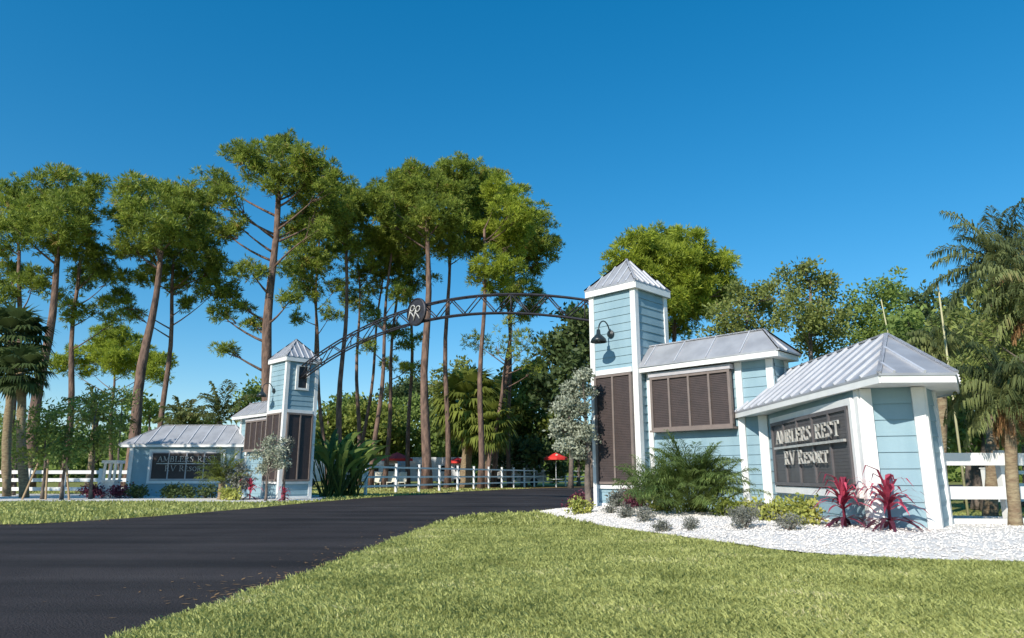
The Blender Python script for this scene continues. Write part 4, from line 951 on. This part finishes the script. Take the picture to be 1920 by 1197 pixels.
for i, (px, w_, lab) in enumerate(((255, .5, 'dark low shrub at the left corner of the left sign'), (315, .5, 'dark low shrub below the left sign board'), (352, .55, 'low shrub under the middle of the left sign board'), (385, .5, 'low shrub beside the small left palm'), (225, .45, 'reddish dark shrub by the lantern pillar'), (175, .4, 'dark flowering shrub by the white left fence'))):
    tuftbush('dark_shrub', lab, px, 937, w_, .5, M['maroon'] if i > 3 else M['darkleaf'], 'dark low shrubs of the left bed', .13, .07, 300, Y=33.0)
# bird-of-paradise clump right of the left tower
def broad_clump(label, px, Y, n, ln, wd, m, grp):
    x = at(px, 930, Y).x; root = thing('broad_leaf_plant', label, 'plant', (x, Y, 0), grp); A = []; T = []; st = MB()
    for i in range(n):
        az = random.uniform(0, 6.28); e = random.uniform(.9, 1.4); b = np.array([x + random.uniform(-.5, .5), Y + random.uniform(-.4, .4), 0]); d = np.array([math.cos(az) * math.cos(e), math.sin(az) * math.cos(e), math.sin(e)])
        h = ln * random.uniform(.35, .8); q = b + d * h; st.tube([tuple(b), tuple(q)], [.04, .02], 5); s = unit(np.cross(d, rdir(1)[0])) * wd / 2; tone = random.random(); pv = q; pw = .2
        for k_ in range(4):
            dd = unit(d + np.array([d[0], d[1], 0]) * .5 * k_ + np.array([0, 0, -.25 * k_])); nx = pv + dd * ln * .14; w2 = [1, 1, .7, .05][k_]
            A.append([pv - s * pw, pv + s * pw, nx + s * w2, nx - s * w2]); T.append(tone); pv = nx; pw = w2
    tri_mesh('leaves', np.array(A), m, root, np.array(T), 4); st.build('stalks', M['leaf'], root, recalc=False)
broad_clump('dark broad leaved clump just right of the left tower', 622, 35.5, 60, 2.9, .24, M['leaf'], 'broad leaved clumps by the fence')
broad_clump('broad leaved clump with one bright leaf near the fence', 652, 36.5, 50, 2.6, .24, M['leaf'], 'broad leaved clumps by the fence')

# ------------------------------------------------------------------ things beyond the fence
def umbrella(px, py, Y, r, lab):
    c = at(px, py, Y); root = thing('patio_umbrella', lab, 'umbrella', (c.x, Y, 0), 'red patio umbrellas')
    m = MB(); m.tube([(c.x, Y, 0), (c.x, Y, c.z)], .03, 8); m.build('pole', M['rv'], root)
    m = MB(); n = 8; rim = [(c.x + r * math.cos(2 * math.pi * i / n), Y + r * math.sin(2 * math.pi * i / n), c.z - r * .42) for i in range(n)]
    low = [(x, y, z - .2) for x, y, z in rim]; m.add([(c.x, Y, c.z)] + rim + low, [(0, i + 1, (i + 1) % n + 1) for i in range(n)] + [(i + 1, (i + 1) % n + 1, (i + 1) % n + 1 + n, i + 1 + n) for i in range(n)])
    m.build('canopy', M['redcloth'], root, recalc=False)
    m = MB(); m.lathe((c.x, Y, .70), [(0, 0), (.7, 0), (.7, .04), (0, .04)], 16); m.tube([(c.x, Y, 0), (c.x, Y, .7)], .06, 6); m.build('table', M['rv'], root)
umbrella(745, 848, 68, 1.5, 'larger red umbrella left of the stout pine trunk'); umbrella(718, 854, 72, 1.2, 'red umbrella at far left of the fence, half hidden'); umbrella(858, 857, 70, 1.0, 'small red umbrella between the pine trunks'); umbrella(1042, 849, 66, 1.1, 'red umbrella beside the silver tree')
def chair(px, Y, lab):
    x = at(px, 900, Y).x; root = thing('lawn_chair', lab, 'chair', (x, Y, 0), 'pale chairs by the red umbrellas'); m = MB(); m.obox((x, Y), (1, 0), .35, .35, .42, .5); m.build('seat', M['cream'], root)
    m = MB(); m.bar((x, Y + .34, .45), (x, Y + .6, 1.35), .66, .07, (0, 1, .3)); m.build('backrest', M['cream'], root)
    for a in (-.3, .3):
        for b in (-.3, .3): m = MB(); m.obox((x + a, Y + b), (1, 0), .03, .03, 0, .42); m.build('leg', M['cream'], root)
for px, lab in ((708, 'cream chair at the far left red umbrella'), (733, 'cream chair under the larger red umbrella, left side'), (754, 'cream chair under the larger red umbrella, right side')): chair(px, 64, lab)
def rv(px, Y, ln, hgt, lab, grp='white camper vans beyond the fence'):
    x = at(px, 900, Y).x; root = thing('camper_van', lab, 'camper', (x, Y, 0), grp)
    m = MB(); pr_ = [(-ln / 2, .5), (ln / 2, .5), (ln / 2, 1.1), (ln / 2 - .5, 1.9), (ln / 2 - .2, hgt - .5), (ln / 2 - .5, hgt), (-ln / 2 + .1, hgt), (-ln / 2, hgt - .2)]; k = len(pr_)
    m.add([(x + a, Y - 1.1, b) for a, b in pr_] + [(x + a, Y + 1.1, b) for a, b in pr_], [tuple(range(k)), tuple(range(k, 2 * k))[::-1]] + [(i, (i + 1) % k, (i + 1) % k + k, i + k) for i in range(k)]); m.build('body', M['rv'], root)
    for a in (-.3, .05, .32):
        m = MB(); m.obox((x + a * ln, Y - 1.11), (1, 0), .4, .02, 1.45, 2.0); m.build('window', M['glass'], root)
    for a in (-.28, .3):
        m = MB(); m.lathe((x + a * ln, Y - 1.14, .42), [(0, 0), (.40, 0), (.42, .1), (.42, .24), (0, .26)], 16, (0, 1, 0)); m.build('wheel', M['rubber'], root)
rv(700, 70, 5.5, 2.5, 'white camper behind the left red umbrellas'); rv(770, 72, 5, 2.6, 'white camper behind the stout pine trunk'); rv(826, 71, 6, 2.8, 'pale camper between the two central pines'); rv(965, 74, 6.5, 2.9, 'grey white camper right of the fan palm'); rv(560 + 60, 72, 6, 2.6, 'camper glimpsed right of the left tower')
